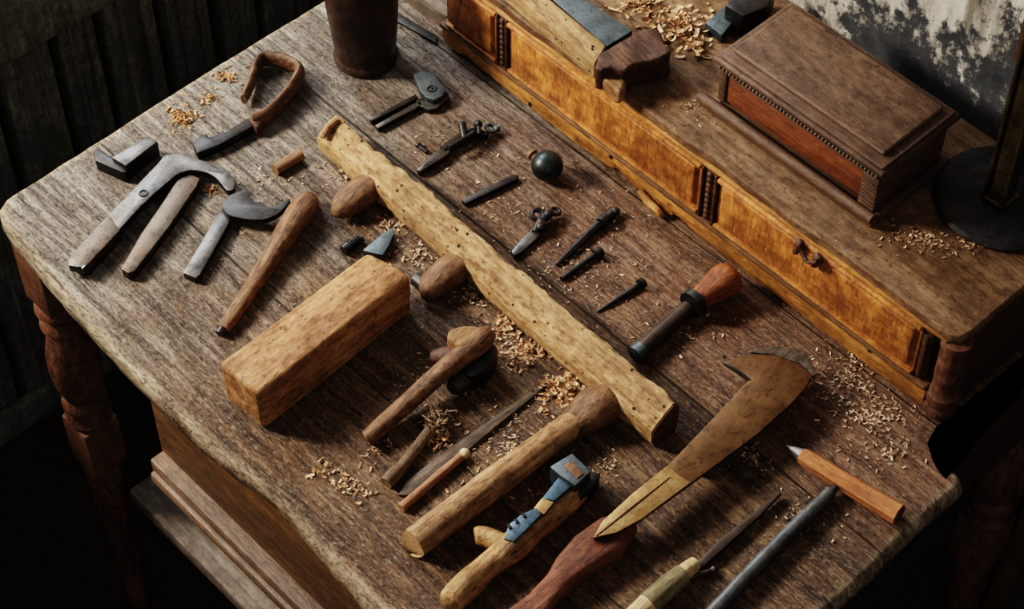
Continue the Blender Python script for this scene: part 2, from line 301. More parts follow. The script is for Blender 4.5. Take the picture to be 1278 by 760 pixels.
class MB:
    def __init__(s): s.bm = bmesh.new()
    def merge(s, b2):
        me = bpy.data.meshes.new('tmp'); b2.to_mesh(me); b2.free(); s.bm.from_mesh(me); bpy.data.meshes.remove(me)
    def prism(s, pts, z0, z1, bev=0.0, seg=2, cut=0):
        """pts: 3-D or 2-D outline, extruded from level z0 to z1 (above the floor)"""
        b = bmesh.new()
        P = [(p[0], p[1]) for p in pts]
        a = sum(P[i][0]*P[(i+1) % len(P)][1]-P[(i+1) % len(P)][0]*P[i][1] for i in range(len(P)))
        if a < 0: P.reverse()
        lo = [b.verts.new((x, y, z0)) for x, y in P]; hi = [b.verts.new((x, y, z1)) for x, y in P]
        b.faces.new(list(reversed(lo))); b.faces.new(hi)
        for i in range(len(P)):
            j = (i+1) % len(P); b.faces.new((lo[i], lo[j], hi[j], hi[i]))
        if bev:
            b.normal_update()
            es = [e for e in b.edges if len(e.link_faces) == 2 and e.calc_face_angle(0) > 0.5]
            bmesh.ops.bevel(b, geom=es, offset=bev, segments=seg, affect='EDGES', profile=0.5, clamp_overlap=True)
        s.merge(b); return s
    def hexa(s, lo, hi, bev=0.0, seg=2):
        """closed block between two rings of 3-D points (same count)"""
        b = bmesh.new(); n = len(lo)
        l = [b.verts.new(p) for p in lo]; h = [b.verts.new(p) for p in hi]
        b.faces.new(list(reversed(l))); b.faces.new(h)
        for i in range(n):
            j = (i+1) % n; b.faces.new((l[i], l[j], h[j], h[i]))
        bmesh.ops.recalc_face_normals(b, faces=b.faces)
        if bev:
            es = [e for e in b.edges if e.calc_face_angle(0) > 0.4]
            bmesh.ops.bevel(b, geom=es, offset=bev, segments=seg, affect='EDGES', profile=0.5, clamp_overlap=True)
        s.merge(b); return s
    def box(s, x0, x1, y0, y1, z0, z1, bev=0.0, seg=2):
        return s.prism([(x0, y0), (x1, y0), (x1, y1), (x0, y1)], z0, z1, bev, seg)
    def tube(s, pts, radii, seg=16, squash=1.0, smooth=4, power=1.0, facets=None):
        """pts: 3-D points; radii numbers; squash scales the vertical half-axis"""
        P = cr([tuple(p)+(r,) for p, r in zip(pts, radii)], smooth)
        V = [Vector(p[:3]) for p in P]; R = [max(p[3], 1e-5) for p in P]
        b = bmesh.new(); rings = []; n = facets or seg
        for i, (v, r) in enumerate(zip(V, R)):
            t = (V[min(i+1, len(V)-1)]-V[max(i-1, 0)]).normalized()
            up = Vector((0, 0, 1)) if abs(t.z) < 0.9 else Vector((1, 0, 0))
            sd = t.cross(up).normalized(); u2 = sd.cross(t).normalized()
            ring = []
            for k in range(n):
                a = 2*PI*(k+0.5)/n
                ring.append(b.verts.new(v + sd*(math.cos(a)*r) + u2*(math.sin(a)*r*squash)))
            rings.append(ring)
        for i in range(len(rings)-1):
            for k in range(n):
                j = (k+1) % n; b.faces.new((rings[i][k], rings[i][j], rings[i+1][j], rings[i+1][k]))
        b.faces.new(list(reversed(rings[0]))); b.faces.new(rings[-1])
        bmesh.ops.recalc_face_normals(b, faces=b.faces)
        s.merge(b); return s
    def ring(s, c, r, tr, ax=(0, 0, 1), seg=20, ts=8):
        c = Vector(c); ax = Vector(ax).normalized()
        u = ax.orthogonal().normalized(); w = ax.cross(u)
        b = bmesh.new(); g = []
        for i in range(seg):
            a = 2*PI*i/seg; d = u*math.cos(a)+w*math.sin(a)
            g.append([b.verts.new(c+d*(r+tr*math.cos(2*PI*k/ts))+ax*(tr*math.sin(2*PI*k/ts))) for k in range(ts)])
        for i in range(seg):
            for k in range(ts):
                i2 = (i+1) % seg; k2 = (k+1) % ts
                b.faces.new((g[i][k], g[i2][k], g[i2][k2], g[i][k2]))
        bmesh.ops.recalc_face_normals(b, faces=b.faces)
        s.merge(b); return s
    def lathe(s, c, prof, seg=40):
        """turned about a vertical axis at c; prof (radius, height)"""
        b = bmesh.new(); g = []
        for r, z in prof:
            g.append([b.verts.new((c[0]+r*math.cos(2*PI*k/seg), c[1]+r*math.sin(2*PI*k/seg), c[2]+z)) for k in range(seg)])
        for i in range(len(g)-1):
            for k in range(seg):
                j = (k+1) % seg; b.faces.new((g[i][k], g[i][j], g[i+1][j], g[i+1][k]))
        b.faces.new(list(reversed(g[0]))); b.faces.new(g[-1])
        bmesh.ops.recalc_face_normals(b, faces=b.faces)
        s.merge(b); return s
    def ball(s, c, r, sc=(1, 1, 1), sub=3):
        b = bmesh.new(); bmesh.ops.create_icosphere(b, subdivisions=sub, radius=r)
        for v in b.verts: v.co = Vector((v.co.x*sc[0], v.co.y*sc[1], v.co.z*sc[2]))+Vector(c)
        s.merge(b); return s
    def divide(s, cuts=1):
        bmesh.ops.triangulate(s.bm, faces=[f for f in s.bm.faces if len(f.verts) > 4])
        bmesh.ops.subdivide_edges(s.bm, edges=s.bm.edges[:], cuts=cuts, use_grid_fill=True); return s
    def rough(s, amp, freq, keep=None, seed=0.0):
        s.bm.normal_update()
        o = Vector((seed*7.3, seed*3.9, seed))
        for v in s.bm.verts:
            if keep is not None and v.co.z < keep: continue
            d = noise.noise_vector(v.co*freq+o)*amp
            if v.co.z + d.z < TZ+0.0002 and v.co.z >= TZ: d.z = 0
            v.co += d
        return s
    def build(s, name, mat, parent=None, angle=35):
        s.bm.verts.ensure_lookup_table()
        if parent is not None:
            inv = parent['_m'] if False else FR[parent.name].inverted()
            s.bm.transform(inv)
        me = bpy.data.meshes.new(name); s.bm.to_mesh(me); s.bm.free()
        for p in me.polygons: p.use_smooth = True
        me.set_sharp_from_angle(angle=math.radians(angle))
        me.materials.append(M[mat] if isinstance(mat, str) else mat)
        o = bpy.data.objects.new(name, me); col.objects.link(o)
        if parent is not None:
            o.parent = parent; FR[o.name] = FR[parent.name].copy()
        else: FR[o.name] = Matrix.Identity(4)
        return o

FR = {}
def tag(o, label=None, cat=None, group=None, kind=None):
    if label: o['label'] = label
    if cat: o['category'] = cat
    if group: o['group'] = group
    if kind: o['kind'] = kind
    return o
def thing(name, label, cat, a, b=None, group=None):
    """Empty at the base of a thing: at point a, local X towards point b"""
    o = bpy.data.objects.new(name, None); col.objects.link(o)
    a = Vector(a); rz = 0.0
    if b is not None:
        d = Vector(b)-a; rz = math.atan2(d.y, d.x)
    o.location = a; o.rotation_euler = (0, 0, rz)
    o.empty_display_size = 0.03
    FR[o.name] = Matrix.Translation(a) @ Matrix.Rotation(rz, 4, 'Z')
    return tag(o, label, cat, group)
def single(name, mb, mat, label, cat, a, b=None, group=None, angle=35):
    """a thing that is one mesh, its origin at its base"""
    a = Vector(a); rz = 0.0
    if b is not None:
        d = Vector(b)-a; rz = math.atan2(d.y, d.x)
    F = Matrix.Translation(a) @ Matrix.Rotation(rz, 4, 'Z')
    mb.bm.transform(F.inverted())
    o = mb.build(name, mat, None, angle)
    o.location = a; o.rotation_euler = (0, 0, rz); FR[o.name] = F
    return tag(o, label, cat, group)

def outl(pix, h):            # traced outline on level h
    return [at(x, y, h) for x, y in pix]
def ptube(mb, spec, seg=18, squash=1.0, smooth=4, base=0.0, facets=None):
    """spec: (px, py, halfwidth_px[, height of the axis]); rests on level base unless a height is given"""
    P, R = [], []
    for s in spec:
        r = s[2]*mpp(s[0], s[1], base)
        h = s[3] if len(s) > 3 else base + r*squash
        P.append(at(s[0], s[1], h)); R.append(r)
    return mb.tube(P, R, seg, squash, smooth, facets=facets)

# ------------------------------------------------------------------ the setting
H = 0.11946                       # top of the drawer gallery above the table top
YB = 0.5235                       # front face of the gallery
WY = 0.742                        # back wall
fl = MB().box(-0.9, 3.0, -1.6, WY+0.05, -0.03, 0.0)
tag(fl.build('floor', 'floor'), kind='structure')
wb = MB().box(-0.32, 2.4, WY, WY+0.06, 0.0, TZ+0.75)
tag(wb.build('wall_back', 'plaster'), kind='structure')
wl = MB().box(-0.36, -0.330, -1.6, WY, 0.0, TZ+0.16)
y = -1.6; k = 0
while y < WY-0.01:
    w = 0.078+0.012*math.sin(k*2.3)
    y1 = min(y+w, WY)
    wl.box(-0.332, -0.296+0.003*math.sin(k*1.7), y+0.007, y1-0.007, 0.0, TZ-0.02, 0.004)
    # raised bead along each board
    wl.box(-0.300, -0.291, y+w*0.30, y+w*0.38, 0.0, TZ-0.03, 0.002)
    wl.box(-0.300, -0.292, y+w*0.66, y+w*0.74, 0.0, TZ-0.03, 0.002)
    y = y1; k += 1
tag(wl.build('wall_left', 'wallboard'), kind='structure')
rail = MB().box(-0.30, -0.262, -1.6, 0.42, TZ-0.112, TZ+0.055, 0.005).box(-0.262, -0.25, -1.6, 0.42, TZ+0.015, TZ+0.055, 0.004)
tag(rail.build('trim_1', 'wallboard'), kind='structure')
bbl = MB().box(-0.298, -0.28, -1.6, WY-0.002, 0.0, 0.05, 0.004)
tag(bbl.build('baseboard_left', 'wallboard'), kind='structure')
pst = MB()
pa, pb = aty(1262, 75, WY-0.03), aty(1300, 75, WY-0.03)
pst.box(pa.x, pa.x+0.06, WY-0.03, WY, pa.z, TZ+0.75, 0.004)
tag(pst.build('trim_2', 'side'), kind='structure')

# ------------------------------------------------------------------ the table
LX = 0.905
tb = thing('writing_table', 'worn wooden writing table with turned legs that the tools lie on', 'table', (0, 0, 0))
edge = [(395, 2), (250, 90), (115, 176), (20, 236), (4, 247), (-3, 258), (0, 272), (12, 290), (40, 325), (77, 369), (144, 443), (200, 500),
        (249, 549), (300, 588), (342, 617), (400, 688), (459, 755)]
top = [at(x, y) for x, y in edge]
top = [Vector((-0.004, WY-0.002, 0)), Vector((-0.002, 0.60, 0))] + top + [Vector((0.66, 0.001, 0)), Vector((0.78, 0.003, 0)), Vector((LX-0.012, 0.004, 0)), Vector((LX, 0.016, 0))]
top += [at(x, y) for x, y in [(1040, 757), (1085, 716), (1130, 671), (1164, 640), (1203, 605), (1200, 592), (1190, 582), (1183, 570), (1180, 556), (1186, 545)]]
top += [Vector((0.868, 0.56, 0)), Vector((0.868, WY-0.002, 0))]
def inset(P, d):
    n = len(P); out = []
    for i in range(n):
        a, b, c = P[i-1], P[i], P[(i+1) % n]
        e1 = (b-a).to_2d().normalized(); e2 = (c-b).to_2d().normalized()
        nn = Vector((-e1.y-e2.y, e1.x+e2.x)); nn.normalize()
        k = 1/max(0.5, nn.dot(Vector((-e1.y, e1.x))))
        out.append((b.x+nn.x*d*k, b.y+nn.y*d*k))
    return out
tp = []
for i in range(len(top)):                              # resample the outline so that its edge can be worn unevenly
    a, b = top[i].to_2d(), top[(i+1) % len(top)].to_2d()
    nseg = max(1, int((b-a).length/0.008))
    for k in range(nseg): tp.append((a+(b-a)*(k/nseg)).to_3d())
ar = sum(tp[i].x*tp[(i+1) % len(tp)].y-tp[(i+1) % len(tp)].x*tp[i].y for i in range(len(tp)))
if ar < 0: tp.reverse()
for p in tp:
    d = noise.noise_vector(Vector((p.x*45, p.y*45, 1.5)))*0.0011 + noise.noise_vector(Vector((p.x*130, p.y*130, 4)))*0.0005
    if p.y < 0.5: p.x += d.x; p.y += d.y
tbm = bmesh.new(); rings = []
eatt = tbm.verts.layers.float_color.new('edge')
for d, z, e in ((0.0025, -0.026, 0.2), (0.0, -0.021, 0.4), (0.0, -0.012, 0.9), (0.0014, -0.006, 1.0), (0.0042, -0.0018, 1.0), (0.0085, -0.0003, 0.75), (0.016, 0.0, 0.0)):
    rg = []
    for x, y in inset(tp, d):
        v = tbm.verts.new((x, y, TZ+z)); v[eatt] = (e, e, e, 1); rg.append(v)
    rings.append(rg)
nT = len(tp)
for r0, r1 in zip(rings, rings[1:]):
    for k in range(nT):
        j = (k+1) % nT; tbm.faces.new((r0[k], r0[j], r1[j], r1[k]))
tbm.faces.new(list(reversed(rings[0]))); tbm.faces.new(rings[-1])
mb = MB(); mb.merge(tbm)
mb.build('tabletop', 'table', tb, angle=50)
ap = MB().box(0.070, 0.86, 0.040, 0.056, TZ-0.100, TZ-0.026, 0.002).box(0.250, 0.86, 0.022, 0.040, TZ-0.18, TZ-0.026, 0.002)
ap.build('front_apron', 'apron', tb)
rl = MB().box(0.250, 0.86, 0.006, 0.040, TZ-0.200, TZ-0.181, 0.003).box(0.252, 0.86, 0.001, 0.022, TZ-0.215, TZ-0.198, 0.004)
rl.build('lower_moulding', 'shelf', tb)
sd = MB().box(0.018, 0.034, 0.075, WY-0.06, TZ-0.125, TZ-0.026, 0.002); sd.build('side_apron', 'side', tb)
sd = MB().box(0.858, 0.872, 0.075, WY-0.06, TZ-0.125, TZ-0.026, 0.002); sd.build('side_apron', 'side', tb)
sd = MB().box(0.075, 0.85, WY-0.05, WY-0.034, TZ-0.125, TZ-0.026, 0.002); sd.build('rear_apron', 'side', tb)
sh = MB().box(0.068, 0.84, 0.058, 0.40, TZ-0.515, TZ-0.490, 0.005); sh.build('lower_shelf', 'batten', tb)
def leg(x, y):
    b = MB()
    b.box(x-0.024, x+0.024, y-0.024, y+0.024, TZ-0.13, TZ-0.026, 0.003)
    pr = [(0.020, -0.13), (0.026, -0.137), (0.027, -0.145), (0.022, -0.152), (0.020, -0.158), (0.025, -0.166), (0.026, -0.172), (0.021, -0.180), (0.024, -0.20),
          (0.029, -0.225), (0.0305, -0.25), (0.028, -0.275), (0.023, -0.295), (0.021, -0.302), (0.026, -0.310), (0.026, -0.318), (0.021, -0.324), (0.023, -0.332), (0.027, -0.34), (0.024, -0.348)]
    b.lathe((x, y, TZ), [(r, z) for r, z in reversed(pr)], 32)
    b.box(x-0.024, x+0.024, y-0.024, y+0.024, TZ-0.43, TZ-0.347, 0.004)
    b.lathe((x, y, TZ), [(0.012, -TZ), (0.015, -TZ+0.01), (0.014, -0.71), (0.017, -0.62), (0.021, -0.50), (0.022, -0.45), (0.020, -0.43)], 32)
    b.build('leg', 'leg', tb)
for x, y in ((0.046, 0.046), (LX-0.05, 0.046), (0.046, WY-0.05), (0.84, WY-0.05)): leg(x, y)

# ------------------------------------------------------------------ the drawer gallery
gx0, gx1 = 0.142, 0.855
gl = thing('drawer_gallery', 'low orange-brown gallery of small drawers along the back of the table', 'drawer unit', (gx0, YB, TZ))
cz = TZ
b = MB().box(gx0, 0.842, YB+0.004, WY-0.004, cz+0.0005, cz+H-0.012, 0.001); b.build('carcass', 'side', gl)
b = MB()
# top board with a worn, slightly uneven front edge
fe = [(gx0-0.004, YB-0.002)]
x = gx0
while x < 0.80:
    fe.append((x, YB-0.0045+0.0022*math.sin(x*37)*0.4+0.0009*math.sin(x*83+1))); x += 0.02
fe += [(0.822, YB-0.006), (0.832, YB-0.006), (0.839, YB-0.001), (0.842, YB+0.012), (0.842, WY-0.004), (gx0-0.004, WY-0.004)]
b.prism(fe, cz+H-0.012, cz+H, 0.003, 3); b.build('top_board', 'topboard', gl, angle=50)
def front(x0, x1, z0, z1, y=YB, d=0.010, bev=0.003):
    """raised drawer front with a bead round its edge"""
    m = MB().box(x0, x1, y-d+0.004, y+0.006, cz+z0, cz+z1, 0.001)
    m.box(x0+0.006, x1-0.006, y-d, y, cz+z0+0.007, cz+z1-0.007, 0.003, 3)
    m.box(x0, x1, y-d-0.0015, y, cz+z1-0.005, cz+z1, 0.002)
    m.box(x0, x1, y-d-0.001, y, cz+z0, cz+z0+0.004, 0.0018)
    return m.build('drawer', 'drawer', gl)
front(gx0+0.012, 0.2335, 0.036, 0.106)
front(0.2515, 0.5265, 0.036, 0.106)
dr = front(0.5495, 0.803, 0.036, 0.106)
# carved pull of the right drawer
def on(px, py, d): return aty(px, py, YB-d)
hb = MB()
for px, py in ((998, 306), (1021, 323)):
    c = on(px, py, 0.012)
    hb.ball(c, 0.0062, (1.0, 0.7, 1.25), 2); hb.ball(c+Vector((0.002, -0.003, 0.006)), 0.0036, (1, 1, 1), 2); hb.ball(c+Vector((-0.002, -0.002, -0.008)), 0.0034, (1, 1, 1.3), 2)
p0, p1 = on(1001, 312, 0.018), on(1020, 327, 0.018)
mid = (p0+p1)/2+Vector((0, -0.003, -0.006))
hb.tube([p0, mid, p1], [0.0018, 0.0022, 0.0018], 10)
hb.rough(0.0012, 260).build('handle', 'darkbrown', dr)
# beaded uprights between the drawers
for x0, x1 in ((0.2345, 0.2505), (0.528, 0.548)):
    m = MB().box(x0, x1, YB-0.007, YB+0.005, cz+0.028, cz+H-0.013, 0.001)
    n = 9
    for i in range(n):
        zz = cz+0.036+(i+0.5)*(0.068/n)
        m.ball(((x0+x1)/2, YB-0.008, zz), 0.0038, (0.95, 0.6, 0.95), 2)
    m.box(x0, x0+0.0025, YB-0.010, YB, cz+0.03, cz+H-0.013, 0.001); m.box(x1-0.0025, x1, YB-0.010, YB, cz+0.03, cz+H-0.013, 0.001)
    m.build('beaded_upright', 'darkbrown', gl)
m = MB().box(0.8045, 0.815, YB-0.006, YB+0.005, cz+0.028, cz+H-0.013, 0.001).box(0.8075, 0.812, YB-0.009, YB, cz+0.036, cz+0.10, 0.0015)
m.build('end_upright', 'side', gl)
b = MB().box(gx0+0.004, 0.83, YB-0.0075, YB+0.004, cz+H-0.0135, cz+H-0.0118+0.0015, 0.001); b.build('top_moulding', 'strip', gl)
# scalloped moulding strip under the drawers: outline in the x-z plane
def xz_prism(pts, y0, y1, bev):
    lo = [Vector((x, y0, cz+z)) for x, z in pts]; hi = [Vector((x, y1, cz+z)) for x, z in pts]
    return MB().hexa(lo, hi, bev)
lowline = [(0.146, 0.012), (0.155, 0.004), (0.170, 0.0035), (0.185, 0.010), (0.20, 0.008), (0.24, 0.0055), (0.30, 0.004), (0.36, 0.0035), (0.405, 0.0055), (0.414, 0.0115), (0.424, 0.009), (0.44, 0.006), (0.468, 0.0012), (0.476, 0.0050), (0.4835, 0.0012),
           (0.492, 0.0012), (0.497, 0.0085), (0.51, 0.0085), (0.53, 0.0045), (0.57, 0.0035), (0.63, 0.0030), (0.70, 0.0028), (0.76, 0.0028), (0.822, 0.0028)]
st = xz_prism([(0.146, 0.031)]+lowline+[(0.822, 0.031)], YB-0.008, YB+0.004, 0.0015)
st.build('scalloped_moulding', 'strip', gl)
b = MB().box(0.146, 0.822, YB-0.0115, YB+0.004, cz+0.0285, cz+0.0345, 0.002); b.build('bead_moulding', 'carcass', gl)
sc = MB()                                             # broken scroll bracket below the middle drawer
sc.tube([Vector((0.452, YB-0.012, cz+0.012)), Vector((0.466, YB-0.014, cz+0.007)), Vector((0.478, YB-0.016, cz+0.009)), Vector((0.486, YB-0.016, cz+0.006)), Vector((0.484, YB-0.015, cz+0.0025))],
        [0.003, 0.0045, 0.0038, 0.0035, 0.002], 10)
sc.build('scroll_bracket', 'strip', gl)
for px, py in ((953, 331), (1085, 437), (661, 130), (688, 131), (762, 195)):
    c = on(px, py, 0.0085); MB().ball(c, 0.0026, (0.9, 0.5, 1.3), 2).build('keyhole', 'black', gl)
# turned corner column at the right-hand end
cx, cyy = 0.834, YB+0.004
pr = [(0.015, 0.0005), (0.0165, 0.004), (0.0165, 0.010), (0.0145, 0.014), (0.0155, 0.019), (0.0165, 0.024), (0.0165, 0.030), (0.0135, 0.034), (0.0125, 0.040), (0.0135, 0.06), (0.0135, 0.085), (0.0125, 0.094), (0.0145, 0.098), (0.0145, H-0.0125)]
MB().lathe((cx, cyy, cz), pr, 32).build('corner_column', 'knobdark' if 'knobdark' in M else 'leg', gl)

# ------------------------------------------------------------------ on the gallery
HZ = TZ+H
# lidded box
bx0, bx1, by0, by1 = 0.489, 0.695, 0.570, 0.676
bt = thing('lidded_box', 'dark wooden lidded box with reddish front panel standing on the drawer gallery', 'box', (bx0, by0, HZ), (bx1, by0, HZ))
m = MB().box(bx0+0.004, bx1-0.004, by0+0.005, by1-0.004, HZ+0.0005, HZ+0.060, 0.001); m.build('body', 'box', bt)
m = MB().box(bx0+0.012, bx1-0.020, by0+0.003, by0+0.007, HZ+0.016, HZ+0.052, 0.001); m.build('front_panel', 'boxpanel', bt)
m = MB().box(bx0+0.003, bx0+0.012, by0+0.0005, by0+0.008, HZ+0.014, HZ+0.060, 0.0015)
m.box(bx0+0.012, bx1-0.018, by0+0.001, by0+0.007, HZ+0.0515, HZ+0.055, 0.001)
m.build('front_frame', 'box', bt)
m = MB()
for i in range(10):                                   # ribbed corner post
    m.box(bx1-0.021, bx1-0.002, by0-0.001, by0+0.012, HZ+0.012+i*0.0048, HZ+0.0160+i*0.0048, 0.0012)
m.build('corner_post', 'box', bt)
m = MB().box(bx0-0.012, bx1+0.004, by0-0.009, by0+0.004, HZ+0.0005, HZ+0.008, 0.0015)
m.tube([Vector((bx0-0.014, by0-0.006, HZ+0.010)), Vector((bx1+0.003, by0-0.006, HZ+0.010))], [0.0055, 0.0055], 14, smooth=1)
m.box(bx1-0.004, bx1+0.005, by0-0.002, by1, HZ+0.0005, HZ+0.012, 0.003)
m.build('base_moulding', 'box', bt)
m = MB()                                              # carved band under the lid
nb = 46
for i in range(nb):
    xx = bx0+0.003+(bx1-bx0-0.006)*(i+0.5)/nb
    m.ball((xx, by0-0.001, HZ+0.0595), 0.0034, (0.52, 0.8, 1.0), 1)
for i in range(20):
    yy = by0+(by1-by0)*(i+0.5)/20
    m.ball((bx1-0.001, yy, HZ+0.0595), 0.0032, (0.8, 0.6, 1.0), 1)
m.build('carved_band', 'batten', bt)
m = MB().box(bx0-0.003, bx1+0.004, by0-0.005, by1+0.003, HZ+0.0635, HZ+0.071, 0.003, 3)
m.box(bx0+0.001, bx1, by0-0.001, by1-0.001, HZ+0.071, HZ+0.0745, 0.002)
m.build('lid', 'box', bt)
m = MB().box(bx0+0.008, bx1-0.009, by0+0.010, by1-0.009, HZ+0.0745, HZ+0.0795, 0.004, 3); m.build('lid_panel', 'boxtop', bt)

# mallet lying on the gallery
a, bq = at(745, 100, H), at(650, 5, H)
ml = thing('mallet', 'wooden mallet with dark lobed head and pale handle lying on the gallery edge', 'mallet', a, bq)
MB().prism(outl([(742, 80), (757, 56), (689, 0), (660, -24), (625, -22), (651, 0)], H+0.024), HZ+0.001, HZ+0.024, 0.003).build('handle', 'pale', ml)
MB().prism(outl([(757, 58), (790, 38), (733, 0), (700, -24), (662, -22), (690, 0)], H+0.022), HZ+0.001, HZ+0.022, 0.0015).build('steel_bar', 'slate', ml)
m = MB().prism(outl([(742, 84), (747, 69), (768, 52), (795, 40), (816, 33), (823, 38), (829, 55), (838, 60), (839, 68), (826, 73), (806, 75), (790, 82), (780, 88), (764, 84), (752, 88)], H+0.034), HZ+0.003, HZ+0.034, 0.009, 4)
m.divide(2).rough(0.0026, 45, seed=2).build('head', 'darkbrown', ml, angle=70)
m = MB().prism(outl([(741, 86), (752, 84), (768, 86), (781, 92), (783, 104), (775, 117), (764, 109), (750, 97)], H+0.020), HZ+0.001, HZ+0.022, 0.005, 3)
m.divide(1).rough(0.0012, 60, seed=4).build('end_grain', 'mallet', ml, angle=60)

# blue steel piece behind the box, with its dark body
a = at(883, 38, H)
sp_ = thing('steel_plane', 'blue-grey steel tool with dark body lying behind the lidded box', 'tool', a, at(945, 0, H))
MB().prism(outl([(880, 28), (903, 8), (926, 14), (901, 44)], H+0.012), HZ+0.0005, HZ+0.012, 0.0015).build('steel_plate', 'slate', sp_)
MB().prism(outl([(904, 6), (918, -14), (970, -20), (958, 8), (927, 20)], H+0.030), HZ+0.0005, HZ+0.030, 0.004).build('dark_body', 'iron', sp_)

# lamp stand
lc = at(1250, 250, H)
lp = thing('lamp_stand', 'brass column stand on round black base at the right end of the gallery', 'lamp', lc)
MB().lathe(lc, [(0.064, 0.0005), (0.066, 0.004), (0.063, 0.008), (0.050, 0.011), (0.030, 0.014), (0.022, 0.020), (0.0, 0.021)], 48).build('base', 'iron', lp)
q0 = at(1248, 246, H+0.02)
m = MB().box(q0.x-0.010, q0.x+0.010, q0.y-0.010, q0.y+0.010, q0.z, q0.z+0.30, 0.002)
m.box(q0.x-0.013, q0.x+0.013, q0.y-0.013, q0.y+0.013, q0.z-0.003, q0.z+0.004, 0.0015)
m.box(q0.x-0.0125, q0.x-0.0085, q0.y-0.0125, q0.y-0.0085, q0.z, q0.z+0.30, 0.001).box(q0.x+0.0085, q0.x+0.0125, q0.y-0.0125, q0.y-0.0085, q0.z, q0.z+0.30, 0.001)
m.build('column', 'agedbrass', lp)

# boards leaning by the wall past the table's right end
def leaner(px0, py0, px1, py1, yy, w, label):
    p, q = aty(px0, py0, yy), aty(px1, py1, yy)
    d = (p-q).normalized()
    foot = q + d*((0.0-q.z)/d.z); head = q + d*((TZ+0.45-q.z)/d.z)
    n = Vector((w, 0, 0)); th = Vector((0, 0.018, 0))
    lo = [foot, foot+n, foot+n+th, foot+th]; hi = [head, head+n, head+n+th, head+th]
    return MB().hexa(lo, hi, 0.002), foot
mbk, ft = leaner(1273, 531, 1181, 757, WY-0.03, 0.028, '')
single('plank', mbk, 'plank', 'narrow reddish upright plank against the wall past the table, nearest the table', 'plank', ft)
mbk, ft = leaner(1290, 600, 1225, 757, WY-0.03, 0.022, '')
single('plank', mbk, 'apron', 'dull narrow upright plank against the wall, farther from the table than the reddish one', 'plank', ft)

# ------------------------------------------------------------------ jar and batten at the back left
vc = at(457, 71)
jr = thing('turned_jar', 'dark turned wooden jar standing at the back of the table', 'jar', vc)
MB().lathe(vc, [(0.030, 0.0003), (0.0345, 0.002), (0.0355, 0.006), (0.0335, 0.010), (0.0320, 0.012), (0.0338, 0.022), (0.0362, 0.045), (0.0385, 0.075), (0.0400, 0.10), (0.0395, 0.125), (0.036, 0.145), (0.031, 0.156)], 56).build('body', 'turned', jr, angle=50)
MB().lathe(vc+Vector((0, 0, 0.156)), [(0.033, 0.0), (0.035, 0.003), (0.034, 0.008), (0.028, 0.014), (0.012, 0.018), (0.007, 0.022), (0.009, 0.028), (0.006, 0.034)], 40).build('lid', 'turned', jr, angle=50)
a, bq = at(470, 12), at(546, 54)
m = MB().box(-0.02, 0.138, 0.5300, 0.575, TZ+0.0005, TZ+0.026, 0.003)
single('batten', m, 'batten', 'grey weathered wooden batten lying behind the turned jar', 'batten', (-0.02, 0.53, TZ), (0.1, 0.53, TZ))
m = MB().prism(outl([(470, -2), (497, 16), (545, 44), (545, 54), (497, 27), (470, 10)], 0.004), TZ+0.0005, TZ+0.004, 0.001)  # black strip added in place of the shade before the batten
single('shade_strip', m, 'iron', 'flat black strip standing in for shade along the batten behind the jar', 'strip', at(470, 5), at(545, 50))

# ------------------------------------------------------------------ the tools on the table
def round_(pix, n=3):
    L_ = len(pix); out = []
    for i in range(L_):
        p0, p1, p2, p3 = pix[i-1], pix[i], pix[(i+1) % L_], pix[(i+2) % L_]
        for k in range(n):
            t = k/n
            out.append(tuple(0.5*((2*b)+(-a+c)*t+(2*a-5*b+4*c-d)*t*t+(-a+3*b-3*c+d)*t**3) for a, b, c, d in zip(p0, p1, p2, p3)))
    return out
def shape(pix, h, t, bev=0.001, lift=0.0004, seg=2):
    """flat piece traced on its upper face, h above the table, t thick"""
    return MB().prism(outl(pix, h), max(TZ+h-t, TZ+lift), TZ+h, bev, seg)

# long worm-eaten beam
fa, fb = at(411, 181), at(827.5, 547.5)
ax = (fb-fa).normalized(); nr = Vector((-ax.y, ax.x, 0))      # nr points to the rear
m = bmesh.new()
sec = [(-0.0120, 0.0005), (-0.0162, 0.010), (-0.0158, 0.026), (-0.0120, 0.0315), (-0.002, 0.0395), (0.008, 0.0460), (0.0128, 0.0455), (0.0160, 0.036), (0.0165, 0.018), (0.0140, 0.0005)]
NS = 150; rings = []
Ltot = (fb-fa).length
for i in range(NS+1):
    t = i/NS; c = fa+ax*(Ltot*t)
    k = 0.93+0.12*t+0.05*noise.noise(Vector((t*9, 3, 1)))
    hh = 0.80+0.22*t+0.05*noise.noise(Vector((t*7, 8, 2)))
    sh = 0.0025*noise.noise(Vector((t*5, 1, 7)))
    rg = []
    for (s_, z) in sec:
        dj = (noise.noise(Vector((t*26, s_*160, z*160)))*0.0022+noise.noise(Vector((t*75, s_*300, z*300)))*0.0012)
        rg.append(m.verts.new(c+nr*(s_*k+sh+dj)+Vector((0, 0, TZ+max(z*hh+dj*0.8 if z > 0.001 else 0.0005, 0.0005)))-Vector((0, 0, c.z))))
    rings.append(rg)
for i in range(NS):
    for k in range(len(sec)):
        j = (k+1) % len(sec); m.faces.new((rings[i][k], rings[i][j], rings[i+1][j], rings[i+1][k]))
m.faces.new(list(reversed(rings[0]))); m.faces.new(rings[-1])
bmesh.ops.recalc_face_normals(m, faces=m.faces)
mb = MB(); mb.merge(m)
rgz = at(411, 181)
bmth = thing('wooden_beam', 'long pale worm-eaten wooden beam lying across the middle of the table', 'beam', fa, fb)
mb.build('body', 'pale', bmth, angle=48)
cl = MB().tube([at(403, 172, .030), at(410, 158, .036), at(422, 150, .037), at(430, 153, .036)], [.003, .004, .0035, .002], 10, smooth=5)
